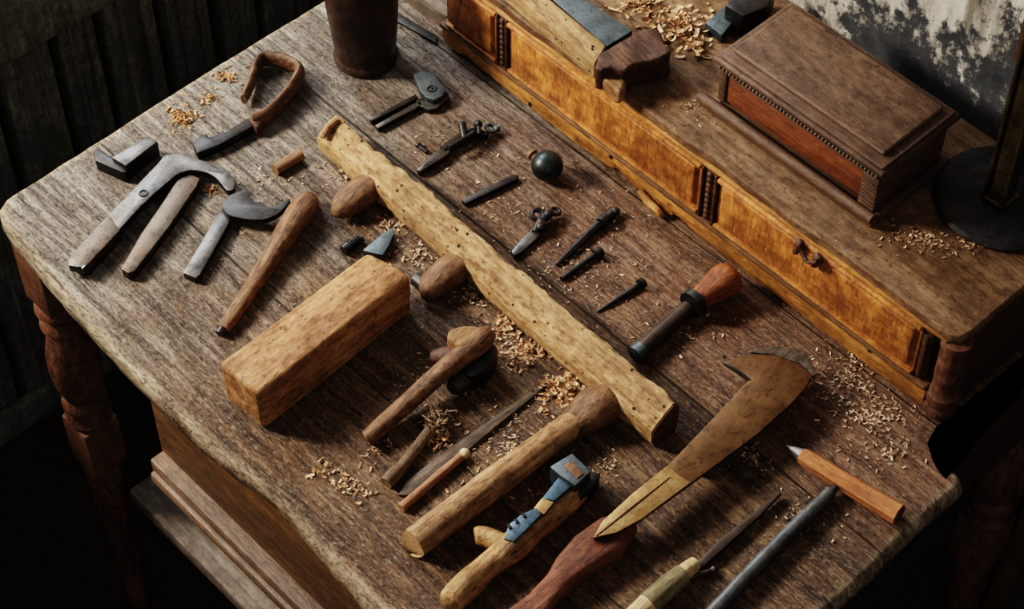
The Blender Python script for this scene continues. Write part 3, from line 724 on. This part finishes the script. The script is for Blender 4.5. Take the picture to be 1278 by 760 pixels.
cl.build('splinter', 'dowel', bmth)
eg = MB().hexa([p.co if hasattr(p, 'co') else p for p in [fb+ax*0.0005+nr*(s_*1.045)+Vector((0, 0, z*1.01+0.0004)) for s_, z in sec]],
               [fb+ax*0.002+nr*(s_*1.0)+Vector((0, 0, z*0.985+0.0008)) for s_, z in sec])
eg.build('end_grain', 'darkbrown', bmth)

# big tan block
bo = [(273, 452), (322, 493), (514, 343), (459, 312)]
o = single('wooden_block', MB().prism(outl(bo, 0.057), TZ+0.0005, TZ+0.057, 0.006, 4).divide(2).rough(0.0016, 38, seed=1), 'block',
           'big tan squared wooden block with rounded edges near the front of the table', 'block', at(320, 540), at(520, 385), angle=50)
# dark metal cap behind it
m = MB(); ptube(m, [(505, 349, 10, .03), (530, 350, 11, .022), (541, 361, 9, .014)], 14)

# loop-handled saw
sw = thing('loop_saw', 'dark saw with looped brown wooden handle near the far edge of the table', 'saw', at(243, 184), at(318, 150))
shape([(240, 178), (248, 170), (258, 166), (260, 171), (275, 166), (278, 161), (280, 165), (319, 141), (327, 150), (300, 166), (272, 181), (246, 191)], 0.012, 0.0118, 0.0015).build('blade', 'iron', sw)
m = MB()
lp_ = [(316, 149, 6.5), (329, 147, 6.5), (345, 134, 6.5), (360, 117, 6.5), (371, 100, 6.5), (374, 88, 6.2), (362, 79, 6), (342, 74, 6), (328, 74, 6), (320, 84, 6), (315, 99, 5.6), (309, 114, 5), (304, 124, 4)]
P = [at(x, y, 0.012) for x, y, r in lp_]; R = [r*mpp(x, y) for x, y, r in lp_]
m.tube(P, R, 14, squash=2.0, smooth=4); m.build('handle', 'sawgrip', sw)
MB().prism(outl([(308, 146), (318, 138), (330, 148), (320, 160)], 0.015), TZ+0.0004, TZ+0.015, 0.003).build('ferrule', 'darkbrown', sw)

# short half-round peg
m = MB(); ptube(m, [(343, 212, 7.5), (376, 192, 7.5)], 18, smooth=1)
o = single('wooden_peg', m, 'brown', 'short brown wooden peg lying alone near the head of the beam', 'peg', at(343, 214), at(376, 194))

# steel block with a flange
bk = thing('steel_block', 'small squared steel block with dark flanged end at the far left of the table', 'block', at(140, 205), at(190, 178))
shape([(139, 196), (186, 169), (197, 176), (157, 207)], 0.022, 0.0215, 0.0012).build('body', 'steel', bk)
m = shape([(116, 188), (121, 184), (160, 207), (157, 216), (150, 214), (119, 200)], 0.016, 0.0155, 0.002); m.build('flange', 'iron', bk)

# iron pincers
pc = thing('pincers', 'old iron pincers with curved claw jaw and two straight arms spread', 'pincers', at(94, 330), at(206, 210))
P = [(86, 323), (101, 333), (110, 329), (176, 257), (213, 224), (222, 217), (239, 212), (260, 216), (272, 224), (283, 237), (292, 235), (291, 222), (277, 209), (252, 200), (228, 191), (206, 194), (196, 205), (147, 256)]
m = shape(round_(P), 0.017, 0.009, 0.0016); m.build('long_arm', 'steel', pc)
m = shape([(86, 323), (101, 333), (110, 329), (150, 287), (137, 268)], 0.0175, 0.0174, 0.0016); m.build('arm_tip', 'oldsteel', pc)
m = shape([(151, 335), (160, 341), (168, 338), (210, 284), (246, 231), (250, 222), (236, 216), (222, 222), (207, 246), (176, 291)], 0.0125, 0.012, 0.0016); m.build('short_arm', 'oldsteel', pc)
m = MB(); ptube(m, [(262, 212, 6, .014), (280, 221, 6, .012), (289, 234, 6, .008)], 12); m.build('jaw', 'steel', pc)
m = MB(); c = at(179, 241, 0.0172); m.ring(c, 0.0040, 0.0012, (0, 0, 1), 18, 6); m.lathe(c-Vector((0, 0, 0.0005)), [(0.0, 0.0), (0.0033, 0.0002), (0.0033, 0.0005), (0.0, 0.0006)], 16); m.build('rivet', 'iron', pc)

# hooked knife
hk = thing('hooked_knife', 'steel hooked knife with flat handle and crescent blade beside the pincers', 'knife', at(236, 345), at(285, 268))
shape([(228, 340), (244, 347), (250, 342), (288, 274), (284, 265), (273, 264)], 0.010, 0.0095, 0.0014).build('handle', 'steel', hk)
shape(round_([(277, 257), (283, 246), (295, 240), (307, 236.5), (308, 238), (314, 248), (324, 256), (337, 258.5), (350, 254), (362, 248), (355, 259), (344, 268), (328, 273.5), (306, 273), (286, 268)]), 0.016, 0.007, 0.0015).build('blade', 'iron', hk)

# loose turned handle
m = MB(); ptube(m, [(278, 411, 8.5), (300, 380, 10), (330, 335, 12), (360, 288, 16), (377, 263, 17.5), (384, 253, 15), (388, 247, 8)], 22, squash=0.95, smooth=6)
hd = thing('tool_handle', 'loose brown club-shaped wooden handle lying beside the big tan block', 'handle', at(276, 412), at(386, 252))
m.rough(0.0006, 60).build('grip', 'brown', hd, angle=60)
m = MB(); ptube(m, [(274, 417, 6), (279, 410, 7.5)], 16, smooth=1); m.build('tang_end', 'iron', hd)

# knobs butted against the beam
m = MB(); ptube(m, [(423, 262, 12), (426, 259, 16.5), (437, 250, 19.5), (452, 240, 21), (462, 233, 20)], 20, squash=0.85, smooth=5)
single('short_dowel', m.rough(0.0007, 50), 'brown', 'short brown rounded dowel poking from beneath the upper part of the beam', 'dowel', at(430, 260), at(465, 235), angle=60)
m = MB(); ptube(m, [(533, 362, 13), (536, 359, 17.5), (547, 350, 20), (560, 340, 22), (572, 332, 21)], 20, squash=0.85, smooth=5)
single('short_dowel', m.rough(0.0007, 50, seed=3), 'brown', 'short brown rounded dowel between the beam and the tan block end', 'dowel', at(535, 362), at(575, 332), angle=60)
m = MB(); ptube(m, [(519, 348, 9), (530, 357, 10), (533, 371, 7)], 14, squash=1.0)
single('iron_hook', m, 'iron', 'dark curved iron hook against the far end of the tan block', 'hook', at(520, 352), at(533, 372))

# scraper and screw behind the block
m = MB().prism(outl([(452, 312), (470, 297), (489, 283), (492, 291), (486, 305), (478, 318), (466, 316)], 0.010), TZ+0.0004, TZ+0.010, 0.0015)
single('scraper', m, 'slate', 'small triangular grey blade showing behind the tan block', 'scraper', at(455, 318), at(492, 290))
scw = MB()
ptube(scw, [(429, 313, 7.5), (435, 308, 8)], 12, smooth=1); ptube(scw, [(435, 308, 5), (452, 297, 5)], 12, smooth=1)
for i in range(5):
    q = i/5; ptube(scw, [(437+q*13, 306.5-q*9, 6.3), (438.3+q*13, 305.6-q*9, 6.3)], 10, smooth=1)
single('iron_screw', scw, 'iron', 'short dark iron screw at the corner of the tan block', 'screw', at(430, 314), at(452, 298))

# dividers
dv = thing('dividers', 'iron dividers with two thin prongs and rounded flat head by the jar', 'dividers', at(466, 154), at(530, 118))
shape([(461, 148), (464, 151), (522, 122), (519, 117)], 0.007, 0.0065, 0.001).build('prong', 'iron', dv)
shape([(468, 156), (472, 160), (528, 130), (523, 125)], 0.007, 0.0065, 0.001).build('prong', 'steel', dv)
shape([(518, 124), (522, 131), (534, 137), (545, 135), (561, 121), (558, 113), (548, 118), (534, 124)], 0.007, 0.0065, 0.0015).build('rim', 'steel', dv)
shape([(515, 92), (528, 87), (540, 89), (557, 111), (553, 119), (542, 125), (531, 121), (524, 113)], 0.014, 0.010, 0.002).build('head', 'slate', dv)
m = MB(); m.ring(at(539, 111, 0.014), 0.0045, 0.0010, (0, 0, 1), 16, 6); m.ball(at(539, 111, 0.0138), 0.0022, (1, 1, .6), 2); m.build('rivet', 'iron', dv)

# small clamp
cm = thing('hand_clamp', 'small dark iron clamp with pointed pale jaw behind the beam', 'clamp', at(522, 212), at(600, 165))
shape([(520, 211), (524, 214), (560, 192), (563, 183), (556, 180), (538, 193)], 0.009, 0.0085, 0.0015).build('jaw', 'steel', cm)
m = MB(); ptube(m, [(553, 189, 6.5), (575, 174, 7.5), (597, 163, 6)], 14, smooth=2); ptube(m, [(560, 184, 3, .016), (592, 165, 3, .016)], 8, smooth=1); m.build('body', 'iron', cm)
m = MB(); ptube(m, [(580, 172, 4.5, .014), (577, 157, 4.5, .018)], 12, smooth=1); m.ball(at(577, 156, .018), .0045, (1, 1, 1), 2)
ptube(m, [(598, 166, 5), (608, 170, 5)], 12, smooth=1); m.ball(at(597, 155, .014), .0046, (1, 1, 1), 2); ptube(m, [(598, 168, 3, .012), (597, 156, 3, .014)], 10, smooth=1)
m.build('screw', 'iron', cm)
m = MB(); m.ring(at(613, 160, .008), 0.0052, 0.0022, (0.2, 0.3, 1), 16, 8); m.ball(at(620, 161, .006), .004, (1, 1, 1), 2); m.build('thumb_ring', 'slate', cm)
m = MB(); ptube(m, [(522, 182, 2.8), (533, 190, 2.6)], 10, smooth=1); m.ball(at(522, 181, .003), .0035, (1, 1, .8), 2)
single('small_nail', m, 'iron', 'tiny dark nail near the tip of the small clamp', 'nail', at(522, 182), at(534, 190))

# iron ball
bl = thing('iron_ball', 'round greenish-black iron ball with stubby neck on the rear plank', 'ball', at(684, 220))
c = at(683, 207, 0.0162); MB().ball(c, 0.0165, (1, 1, 0.97), 4).build('body', 'ballmetal', bl, angle=80)
m = MB(); m.tube([c+(at(668, 196, .020)-c)*0.6, at(665, 193, .021)], [.0045, .0045], 14, smooth=1); m.tube([at(665, 193, .021), at(662, 190, .0215)], [.0062, .0058], 14, smooth=1); m.build('neck', 'brown', bl)

# flat file
m = shape([(576, 249), (640, 217), (648, 219), (646, 223), (581, 254)], 0.006, 0.0056, 0.0008)
single('flat_file', m, 'iron', 'thin flat dark iron bar lying by itself below the iron ball', 'file', at(578, 253), at(646, 221))

# scroll-ended knife
sk = thing('scroll_knife', 'short grey blade with knotted black scroll end on the rear plank', 'knife', at(641, 318), at(690, 265))
shape([(638, 313), (641, 319), (650, 315), (668, 299), (679, 288), (676, 280), (664, 285), (650, 299)], 0.006, 0.0055, 0.001).build('blade', 'steel', sk)
m = MB(); 
m.ring(at(671, 268, .010), .0060, .0026, (.2, .1, 1), 16, 8); m.ring(at(680, 275, .010), .0055, .0026, (.1, .4, 1), 16, 8)
ptube(m, [(668, 290, 5, .006), (673, 280, 6, .008), (682, 270, 6, .009), (690, 265, 4, .008)], 12)
m.ball(at(675, 283, .010), .0052, (1, 1, .8), 2); m.ball(at(684, 267, .012), .0045, (1, 1, .8), 2)
m.build('scroll', 'iron', sk)
m = MB(); m.ring(at(693, 264, .008), .0048, .0020, (.1, .3, 1), 16, 8); m.build('ring', 'iron', sk)

# long spike, bolt, nail
m = MB(); ptube(m, [(694, 331, 2.2), (712, 314, 4.2), (752, 276, 5.6)], 10, smooth=2, facets=6)
sp2 = thing('iron_spike', 'longest of the dark iron spikes, with collared head, pointing at the beam', 'spike', at(694, 332), at(770, 264))
m.build('shaft', 'iron', sp2)
m = MB(); ptube(m, [(750, 279, 8), (757, 272, 8)], 12, smooth=1); ptube(m, [(757, 273, 6), (765, 265, 6)], 12, smooth=1); m.ball(at(768, 264, .006), .0052, (1, 1, .9), 2); m.build('head', 'iron', sp2)
m = MB(); ptube(m, [(701, 348, 3.6), (744, 317, 4.2)], 12, smooth=1)
bo2 = thing('iron_bolt', 'short dark iron bolt with round head beside the longest spike', 'bolt', at(701, 349), at(750, 313))
m.build('shank', 'iron', bo2)
m = MB(); ptube(m, [(743, 318, 7), (750, 313, 7)], 14, smooth=1); m.build('head', 'iron', bo2)
nl = thing('iron_nail', 'tapered black iron nail with flat head nearest the red-knobbed chisel', 'nail', at(746, 389), at(803, 353))
m = MB(); ptube(m, [(745, 389.5, 0.8), (760, 380, 2.6), (800, 354, 4.2)], 10, smooth=2); m.build('shank', 'iron', nl)
m = MB(); ptube(m, [(799, 355, 7.5, .007), (803, 352, 7, .007)], 14, smooth=1); m.build('head', 'iron', nl)

# chisel with a red knob
ch = thing('socket_chisel', 'dark chisel with leather shaft, iron collar and polished red wooden knob', 'chisel', at(794, 443), at(905, 352))
m = MB(); ptube(m, [(796, 440, 10.5), (802, 435, 11), (830, 410, 11), (862, 382, 10.5)], 20, smooth=2); m.build('shaft', 'leather', ch)
m = MB(); ptube(m, [(792, 443, 11, .0095), (801, 436, 11.6, .0095)], 20, smooth=1); m.build('ferrule', 'slate', ch)
m = MB(); ptube(m, [(790.8, 444, 7.5, .0095), (792.2, 443, 7.5, .0095)], 16, smooth=1); m.build('socket', 'black', ch)
m = MB(); ptube(m, [(862, 381, 18, .015), (869, 375.5, 18.5, .015)], 24, smooth=1); m.build('collar', 'iron', ch)
m = MB(); ptube(m, [(868, 377, 13, .0155), (878, 369, 15, .0165), (892, 359, 19, .0175), (903, 351, 22, .018), (910, 346, 21, .018), (915, 342, 13, .018)], 24, smooth=5); m.build('knob', 'knob', ch, angle=60)

# wooden hammer
wh = thing('wooden_hammer', 'brown wooden hammer with dark crosswise head and capped handle', 'hammer', at(458, 548), at(590, 430))
m = MB(); ptube(m, [(458.5, 546.5, 9.5, .010), (460, 545, 10.3, .010), (490, 519, 11.5, .013), (540, 474, 12.5, .022), (572, 447, 13.5, .030), (590, 433, 15, .033), (603, 422, 15, .034), (612, 415, 10, .034)], 20, smooth=4); m.divide(1).rough(0.0007, 60).build('handle', 'brown', wh, angle=60)
m = MB().prism(outl(round_([(558, 419), (562, 409), (585, 404), (606, 408), (612, 417), (600, 430), (584, 434), (573, 432), (563, 426)]), 0.044), TZ+0.026, TZ+0.044, 0.006, 4)
m.divide(1).rough(0.001, 50).build('cap', 'dowel', wh, angle=60)
m = MB().prism(outl([(572, 448), (608, 420), (622, 432), (617, 448), (604, 462), (590, 470), (578, 466)], 0.026), TZ+0.0005, TZ+0.026, 0.004, 3)
m.divide(1).rough(0.0008, 60).build('head', 'iron', wh, angle=60)
m = MB(); ptube(m, [(541, 446, 9, .011), (552, 446, 13, .014), (566, 446, 14, .017)], 18, smooth=3); m.rough(0.0009, 60).build('rear_peen', 'darkbrown', wh, angle=60)
m = MB(); ptube(m, [(561, 487, 6, .010), (565, 484, 11, .0105), (572, 479, 13, .012), (582, 470, 13, .014)], 18, smooth=4); m.build('front_peen', 'leather', wh, angle=60)

# twiggy brush
tw = thing('twig_brush', 'small twig-handled brush with gnarled fuzzy end beside the wooden hammer', 'brush', at(482, 604), at(545, 525))
m = MB(); ptube(m, [(482, 603, 9), (490, 594, 9.5), (505, 578, 7.5), (525, 552, 7), (543, 530, 8)], 14, smooth=4); m.rough(0.0009, 90).build('handle', 'twig', tw, angle=60)
m = MB()
rnd = random.Random(3)
for i in range(150):
    a = at(545+rnd.gauss(0, 6), 526+rnd.gauss(0, 6), .004+rnd.uniform(0, .010))
    d = Vector((rnd.uniform(-1, 1), rnd.uniform(-.4, 1.4), rnd.uniform(-.25, .8))).normalized()*rnd.uniform(.003, .010)
    b2 = a+d; b2.z = max(b2.z, TZ+.001); md = (a+b2)/2+Vector((rnd.uniform(-1, 1), rnd.uniform(-1, 1), rnd.uniform(0, 1)))*.004
    m.tube([a, md, b2], [.0010, .0009, .0006], 5, smooth=2)
m.ball(at(545, 526, .006), .008, (1, 1, .7), 3)
m.build('bristles', 'twig', tw)

# thin blade, dowel
m = shape([(497, 617), (508, 600), (556, 562), (620, 518), (690, 468), (694, 471), (650, 507), (590, 556), (536, 600), (510, 618)], 0.0035, 0.003, 0.0004)
single('thin_ruler', m, 'ruler', 'thin dark flat ruler half covered by shavings beside the twig brush', 'ruler', at(500, 616), at(692, 470))
dw = thing('thin_dowel', 'thin pinkish-brown dowel with pale rounded tip', 'dowel', at(500, 634), at(580, 566))
m = MB(); ptube(m, [(500.5, 634, 6.2), (540, 600, 6.2), (576, 569, 5.6)], 14, smooth=2); m.build('rod', 'pink', dw)
m = MB(); m.ball(at(580, 566, .0052), .0052, (1, 1, 1), 3); m.build('tip', 'cream', dw)

# long mallet whose head is by the beam
lm = thing('long_mallet', 'long round brown mallet reaching from the beam with shavings piled on its head', 'mallet', at(518, 681), at(745, 510))
m = MB(); ptube(m, [(519, 676.5, 19), (521, 675, 20), (560, 645, 20), (620, 600, 19.5), (680, 555, 18), (716, 528, 17)], 24, smooth=4); m.rough(0.0010, 45).build('handle', 'mallet', lm, angle=50)
m = MB(); ptube(m, [(708, 535, 18), (722, 524, 22), (736, 514, 27), (747, 506, 28), (756, 499, 25), (761, 495, 15)], 24, squash=0.8, smooth=4); m.rough(0.0009, 50).build('head', 'brown', lm, angle=60)

# tool with blue steel
bs = thing('spokeshave', 'yellowish wooden hand tool with branch stub, blue steel strip and square collar', 'hand tool', at(568, 746), at(735, 590))
m = MB(); ptube(m, [(566, 746, 17), (568, 744.5, 18.5), (585, 729, 19), (602, 713, 17), (618, 699, 17), (640, 682, 20), (660, 664, 18), (690, 640, 17), (722, 614, 15)], 20, smooth=4)
m.divide(1).rough(0.0011, 55, seed=5).build('handle', 'yellow', bs, angle=50)
m = MB(); ptube(m, [(592, 668, 8, .013), (597, 668, 12, .013), (612, 672, 13, .014), (630, 683, 15, .014)], 16, smooth=4); m.build('branch_stub', 'yellow', bs, angle=60)
shape([(629, 672), (635, 654), (650, 642), (669, 633), (676, 641), (660, 658), (641, 676)], 0.030, 0.012, 0.001).build('lower_strip', 'bluesteel', bs)
m = MB()
for i in range(3):
    ptube(m, [(634+i*9, 655-i*7, 2.0, .0305), (637+i*9, 659-i*7, 2.2, .0305)], 8, smooth=1)
m.build('notched_edge', 'iron', bs)
shape([(676, 622), (698, 594), (716, 604), (692, 625)], 0.029, 0.012, 0.001).build('upper_strip', 'bluesteel', bs)
m = MB().prism(outl([(666, 634), (676, 621), (692, 626), (679, 642)], 0.0292), TZ+0.012, TZ+0.0292, 0.001); m.build('band', 'brass', bs)
m = MB().prism(outl([(686, 582), (714, 565), (738, 588), (718, 606), (697, 592)], 0.034), TZ+0.006, TZ+0.034, 0.0015); m.build('collar', 'slate', bs)
m = MB().prism(outl([(703, 581), (713, 575), (729, 590), (720, 597)], 0.0352), TZ+0.030, TZ+0.0352, 0.0006); m.build('wedge', 'brown', bs)
m = MB().prism(outl([(717, 607), (736, 590), (750, 589), (741, 606), (724, 621)], 0.022), TZ+0.0004, TZ+0.022, 0.002); m.build('toe', 'iron', bs)

# great curved blade
kb = thing('drawknife', 'large brassy curved blade with dark red wooden handle at the near right', 'knife', at(650, 757), at(1000, 470))
BL = [(740, 671), (752, 650), (790, 615), (834, 580), (880, 532), (935, 474), (918, 462), (902, 452), (935, 441), (968, 443), (998, 454), (1015, 468), (1004, 486), (985, 506), (946, 541), (880, 590), (800, 648), (770, 664)]
m = MB().prism(outl(BL, 0.026), TZ+0.0215, TZ+0.026, 0.001); m.build('blade', 'blade', kb)
m = MB().prism(outl([(740, 671), (752, 650), (790, 615), (834, 580), (846, 592), (862, 602), (835, 622), (800, 648), (770, 664)], 0.0275), TZ+0.0255, TZ+0.0275, 0.0006); m.build('bolster', 'brass', kb)
m = MB(); m.tube([at(744, 669, .0275), at(790, 632, .0278), at(836, 596, .0275)], [.0006, .0009, .0006], 6, smooth=1); m.build('ridge_line', 'darkbrown', kb)
arc = [(912, 449), (935, 437), (957, 432), (985, 432), (1004, 437), (1013, 448), (1019, 467), (1014, 470), (1008, 462), (998, 453), (968, 443), (940, 440)]
MB().prism(outl(arc, 0.0245), TZ+0.019, TZ+0.0245, 0.0012).build('back_edge', 'ruler', kb)
m = MB(); m.tube([at(902, 453, .026), at(918, 461, .0268), at(936, 474, .026)], [.0008, .0013, .0008], 8, smooth=3); m.tube([at(906, 446, .026), at(902, 444, .027)], [.002, .001], 8, smooth=1); m.build('nick', 'iron', kb)
HA = [(600, 790), (634, 756), (660, 737), (683, 712), (694, 692), (717, 665), (752, 640), (776, 640), (800, 650), (790, 664), (776, 684), (752, 700), (735, 710), (706, 733), (680, 768), (650, 800)]
m = MB().prism(outl(HA, 0.0215), TZ+0.0005, TZ+0.0215, 0.008, 5); m.build('handle', 'red', kb, angle=60)
m = MB()                                                # block carrying the far end of the blade
m.prism(outl([(860, 570), (930, 505), (985, 475), (990, 486), (940, 530), (875, 580)], 0.0215), TZ+0.0005, TZ+0.0215, 0.003); m.build('backing', 'side', kb)

# pencil
pn = thing('carpenter_pencil', 'thick orange-brown wooden carpenter pencil with grey point at the right edge', 'pencil', at(981, 558), at(1125, 645))
m = MB(); ptube(m, [(1001, 568, 10, .0095), (1012, 575, 11.5, .0098), (1060, 605, 12.5), (1122, 642, 14.5)], 8, smooth=3, facets=8); m.build('barrel', 'pencil', pn, angle=25)
m = MB(); ptube(m, [(986, 559, 3, .008), (1002, 569, 9.6, .0095)], 14, smooth=1); m.build('cone', 'lead', pn)
m = MB(); ptube(m, [(980, 555.5, 1.2, .0075), (987, 559.5, 3.2, .008)], 10, smooth=1); m.build('point', 'lead', pn)
m = MB(); ptube(m, [(1121.5, 641.5, 12.5, .0115), (1123.5, 642.8, 11.5, .0115)], 8, smooth=1, facets=8); m.build('butt', 'darkbrown', pn)

# grey rod
m = MB(); ptube(m, [(850, 808, 11), (895, 759, 10.5), (960, 690, 10), (1036, 615, 9)], 20, smooth=2)
rd = thing('steel_rod', 'plain grey round steel rod lying below the carpenter pencil', 'rod', at(850, 808), at(1040, 612))
m.build('shaft', 'rod', rd)
m = MB(); ptube(m, [(1036, 615, 5, .0075), (1044, 608, 4.5, .0075)], 12, smooth=1); m.build('tip', 'iron', rd)

# file with olive handle
fk = thing('file', 'slim tapered dark file with olive and cream handle beside the grey rod', 'file', at(797, 765), at(975, 614))
shape([(868, 704), (876, 708), (912, 676), (950, 642), (976, 614), (971, 615), (935, 643), (895, 676)], 0.008, 0.006, 0.001).build('blade', 'leather', fk)
m = MB(); ptube(m, [(806, 757, 15), (830, 735, 15), (852, 717, 13.5)], 18, smooth=2); m.build('handle', 'green', fk)
m = MB(); ptube(m, [(846, 721, 11.5, .0105), (860, 709, 10.5, .0100), (868, 703, 9, .0095)], 16, smooth=2); m.build('ferrule', 'cream', fk)
m = MB(); ptube(m, [(780, 780, 13, .0115), (798, 764, 14.2, .0118), (808, 755, 14.8, .0118)], 16, smooth=2); m.build('butt', 'cream', fk)
m = MB(); ptube(m, [(862, 722, 4, .004), (876, 716, 3.6, .004), (890, 711, 3, .003)], 10, smooth=2); m.ball(at(891, 710.5, .0035), .0036, (1, 1, .9), 2); m.build('spur', 'oldsteel', fk)

# ------------------------------------------------------------------ shavings and crumbs
def shavings(name, label, mat, spots, base=0.0, seed=0, cat='shavings'):
    """spots: (px, py, rx, ry, count, size, heap)"""
    rn = random.Random(seed); b = bmesh.new()
    for px, py, rx, ry, n, size, heap in spots:
        for i in range(n):
            a = rn.uniform(0, 2*PI); q = abs(rn.gauss(0, 0.5))
            c = at(px+math.cos(a)*q*rx, py+math.sin(a)*q*ry, base)
            z = c.z+0.0006+heap*max(0, 1-q)*rn.random()
            L_ = size*rn.uniform(0.4, 1.3); w = L_*rn.uniform(0.18, 0.45); cv = rn.uniform(0.3, 3.8) if L_ > 0.005 else rn.uniform(0, 1)
            th = rn.uniform(0, 2*PI); tilt = rn.uniform(-.6, .6)
            Rm = Matrix.Rotation(th, 3, 'Z') @ Matrix.Rotation(tilt, 3, 'X')
            ns = 6 if L_ > 0.004 else 2
            prev = None; rad = L_/max(cv, .01)
            vs = []
            for k in range(ns+1):
                u = (k/ns-0.5)*cv
                p = Vector((rad*math.sin(u), 0, rad*(1-math.cos(u))))
                skew = Vector((0, (k/ns-0.5)*w*0.8, 0))
                vs.append([Rm @ (p+skew+Vector((0, -w/2, 0))), Rm @ (p+skew+Vector((0, w/2, 0)))])
            lo = min(v.z for pr in vs for v in pr)
            vs = [[b.verts.new(Vector((c.x, c.y, z-lo))+v) for v in pr] for pr in vs]
            for k in range(ns):
                b.faces.new((vs[k][0], vs[k+1][0], vs[k+1][1], vs[k][1]))
    mb = MB(); mb.merge(b)
    o = mb.build(name, mat, None)
    return tag(o, label, cat, None, 'stuff')
shavings('wood_shavings', 'curled pale shavings heaped between the beam and long mallet head', 'shav',
         [(708, 497, 34, 28, 170, 0.010, 0.020), (690, 482, 34, 20, 60, 0.009, 0.006), (655, 440, 40, 30, 170, 0.006, 0.004), (632, 405, 36, 30, 160, 0.005, 0.003), (735, 515, 18, 18, 25, .012, .03)], seed=1)
shavings('wood_shavings', 'pale curled shavings on the gallery behind the mallet', 'shav',
         [(850, 38, 46, 38, 200, 0.011, 0.010), (800, 8, 50, 26, 90, 0.009, 0.006), (868, 60, 20, 14, 40, .010, .006)], base=H, seed=2)
shavings('wood_shavings', 'small orange shavings near the loop saw at the far edge', 'rustdust',
         [(228, 148, 26, 22, 130, 0.006, 0.004), (282, 97, 24, 14, 60, 0.006, 0.002), (262, 124, 22, 14, 40, 0.005, 0.002), (262, 238, 14, 10, 30, .005, .001)], seed=3)
shavings('wood_shavings', 'pinkish shavings around the twig brush and front of the table', 'shav',
         [(548, 548, 30, 28, 60, 0.006, 0.003), (430, 606, 36, 24, 60, 0.0055, 0.002), (405, 585, 26, 20, 20, .0065, .002), (600, 625, 60, 40, 60, .004, .001), (470, 560, 30, 26, 30, .004, .001)], seed=4)
shavings('wood_crumbs', 'tiny pale crumbs strewn over the right end of the table', 'crumb',
         [(1060, 470, 60, 55, 260, 0.0038, 0.001), (1085, 520, 70, 50, 260, 0.0038, 0.001), (1110, 565, 55, 30, 80, 0.004, 0.001), (1010, 470, 30, 26, 50, .0045, .001), (940, 570, 40, 36, 60, .004, .001), (1000, 640, 80, 60, 70, .003, .0005)], seed=5, cat='crumbs')
shavings('wood_crumbs', 'pale crumbs scattered among the small iron pieces on the rear plank', 'crumb',
         [(560, 180, 120, 60, 60, .0035, .0005), (720, 330, 150, 90, 240, 0.003, 0.0008), (640, 260, 100, 60, 70, 0.003, .0005), (860, 420, 90, 60, 70, .0035, .0005), (770, 270, 70, 40, 50, .003, .0005)], seed=6, cat='crumbs')
shavings('wood_crumbs', 'pale crumbs along the front side of the beam and around the tools', 'crumb',
         [(430, 215, 30, 26, 60, .005, .002), (485, 280, 40, 30, 80, .0045, .001), (520, 320, 40, 26, 60, .0045, .001), (590, 370, 40, 30, 90, .0045, .002), (330, 220, 120, 80, 80, .003, .0005), (640, 560, 120, 90, 300, .0032, .0008), (560, 470, 90, 60, 120, .0032, .0005), (300, 290, 160, 100, 90, .0022, .0004), (760, 580, 60, 40, 50, .003, .0005)], seed=7, cat='crumbs')
shavings('wood_crumbs', 'pale crumbs on the gallery top beside the lidded box and lamp stand', 'crumb',
         [(1150, 300, 70, 34, 150, .004, .0008), (1215, 305, 40, 20, 50, .004, .0005), (860, 130, 60, 50, 50, .0035, .0005), (1190, 235, 30, 20, 20, .004, .0005)], base=H, seed=8, cat='crumbs')

# ------------------------------------------------------------------ light
w = bpy.data.worlds.new('world'); scene.world = w; w.use_nodes = True
bg = w.node_tree.nodes['Background']; bg.inputs[0].default_value = (0.75, 0.75, 0.78, 1); bg.inputs[1].default_value = 0.17
def area(name, loc, target, size, power, colr, sy_=None):
    d = bpy.data.lights.new(name, 'AREA'); d.size = size; d.energy = power; d.color = colr
    if sy_: d.shape = 'RECTANGLE'; d.size_y = sy_
    o = bpy.data.objects.new(name, d); col.objects.link(o)
    o.location = loc; o.rotation_euler = (Vector(target)-Vector(loc)).to_track_quat('-Z', 'Y').to_euler()
    return o
area('key_light', (-1.05, -0.66, TZ+1.15), (0.5, 0.35, TZ), 0.40, 78, (1.0, 0.89, 0.76))
area('window_light', (-1.25, 0.62, TZ+1.35), (0.2, 0.25, TZ), 0.7, 34, (0.93, 0.96, 1.0))
area('added_fill', (2.3, -0.9, TZ+1.1), (0.3, 0.4, TZ-0.3), 1.6, 5, (1.0, 0.86, 0.72))  # added fill to brighten the planks and dark sides, no real lamp there
scene.view_settings.view_transform = 'Filmic'
scene.view_settings.look = 'High Contrast'
scene.view_settings.exposure = 0.06
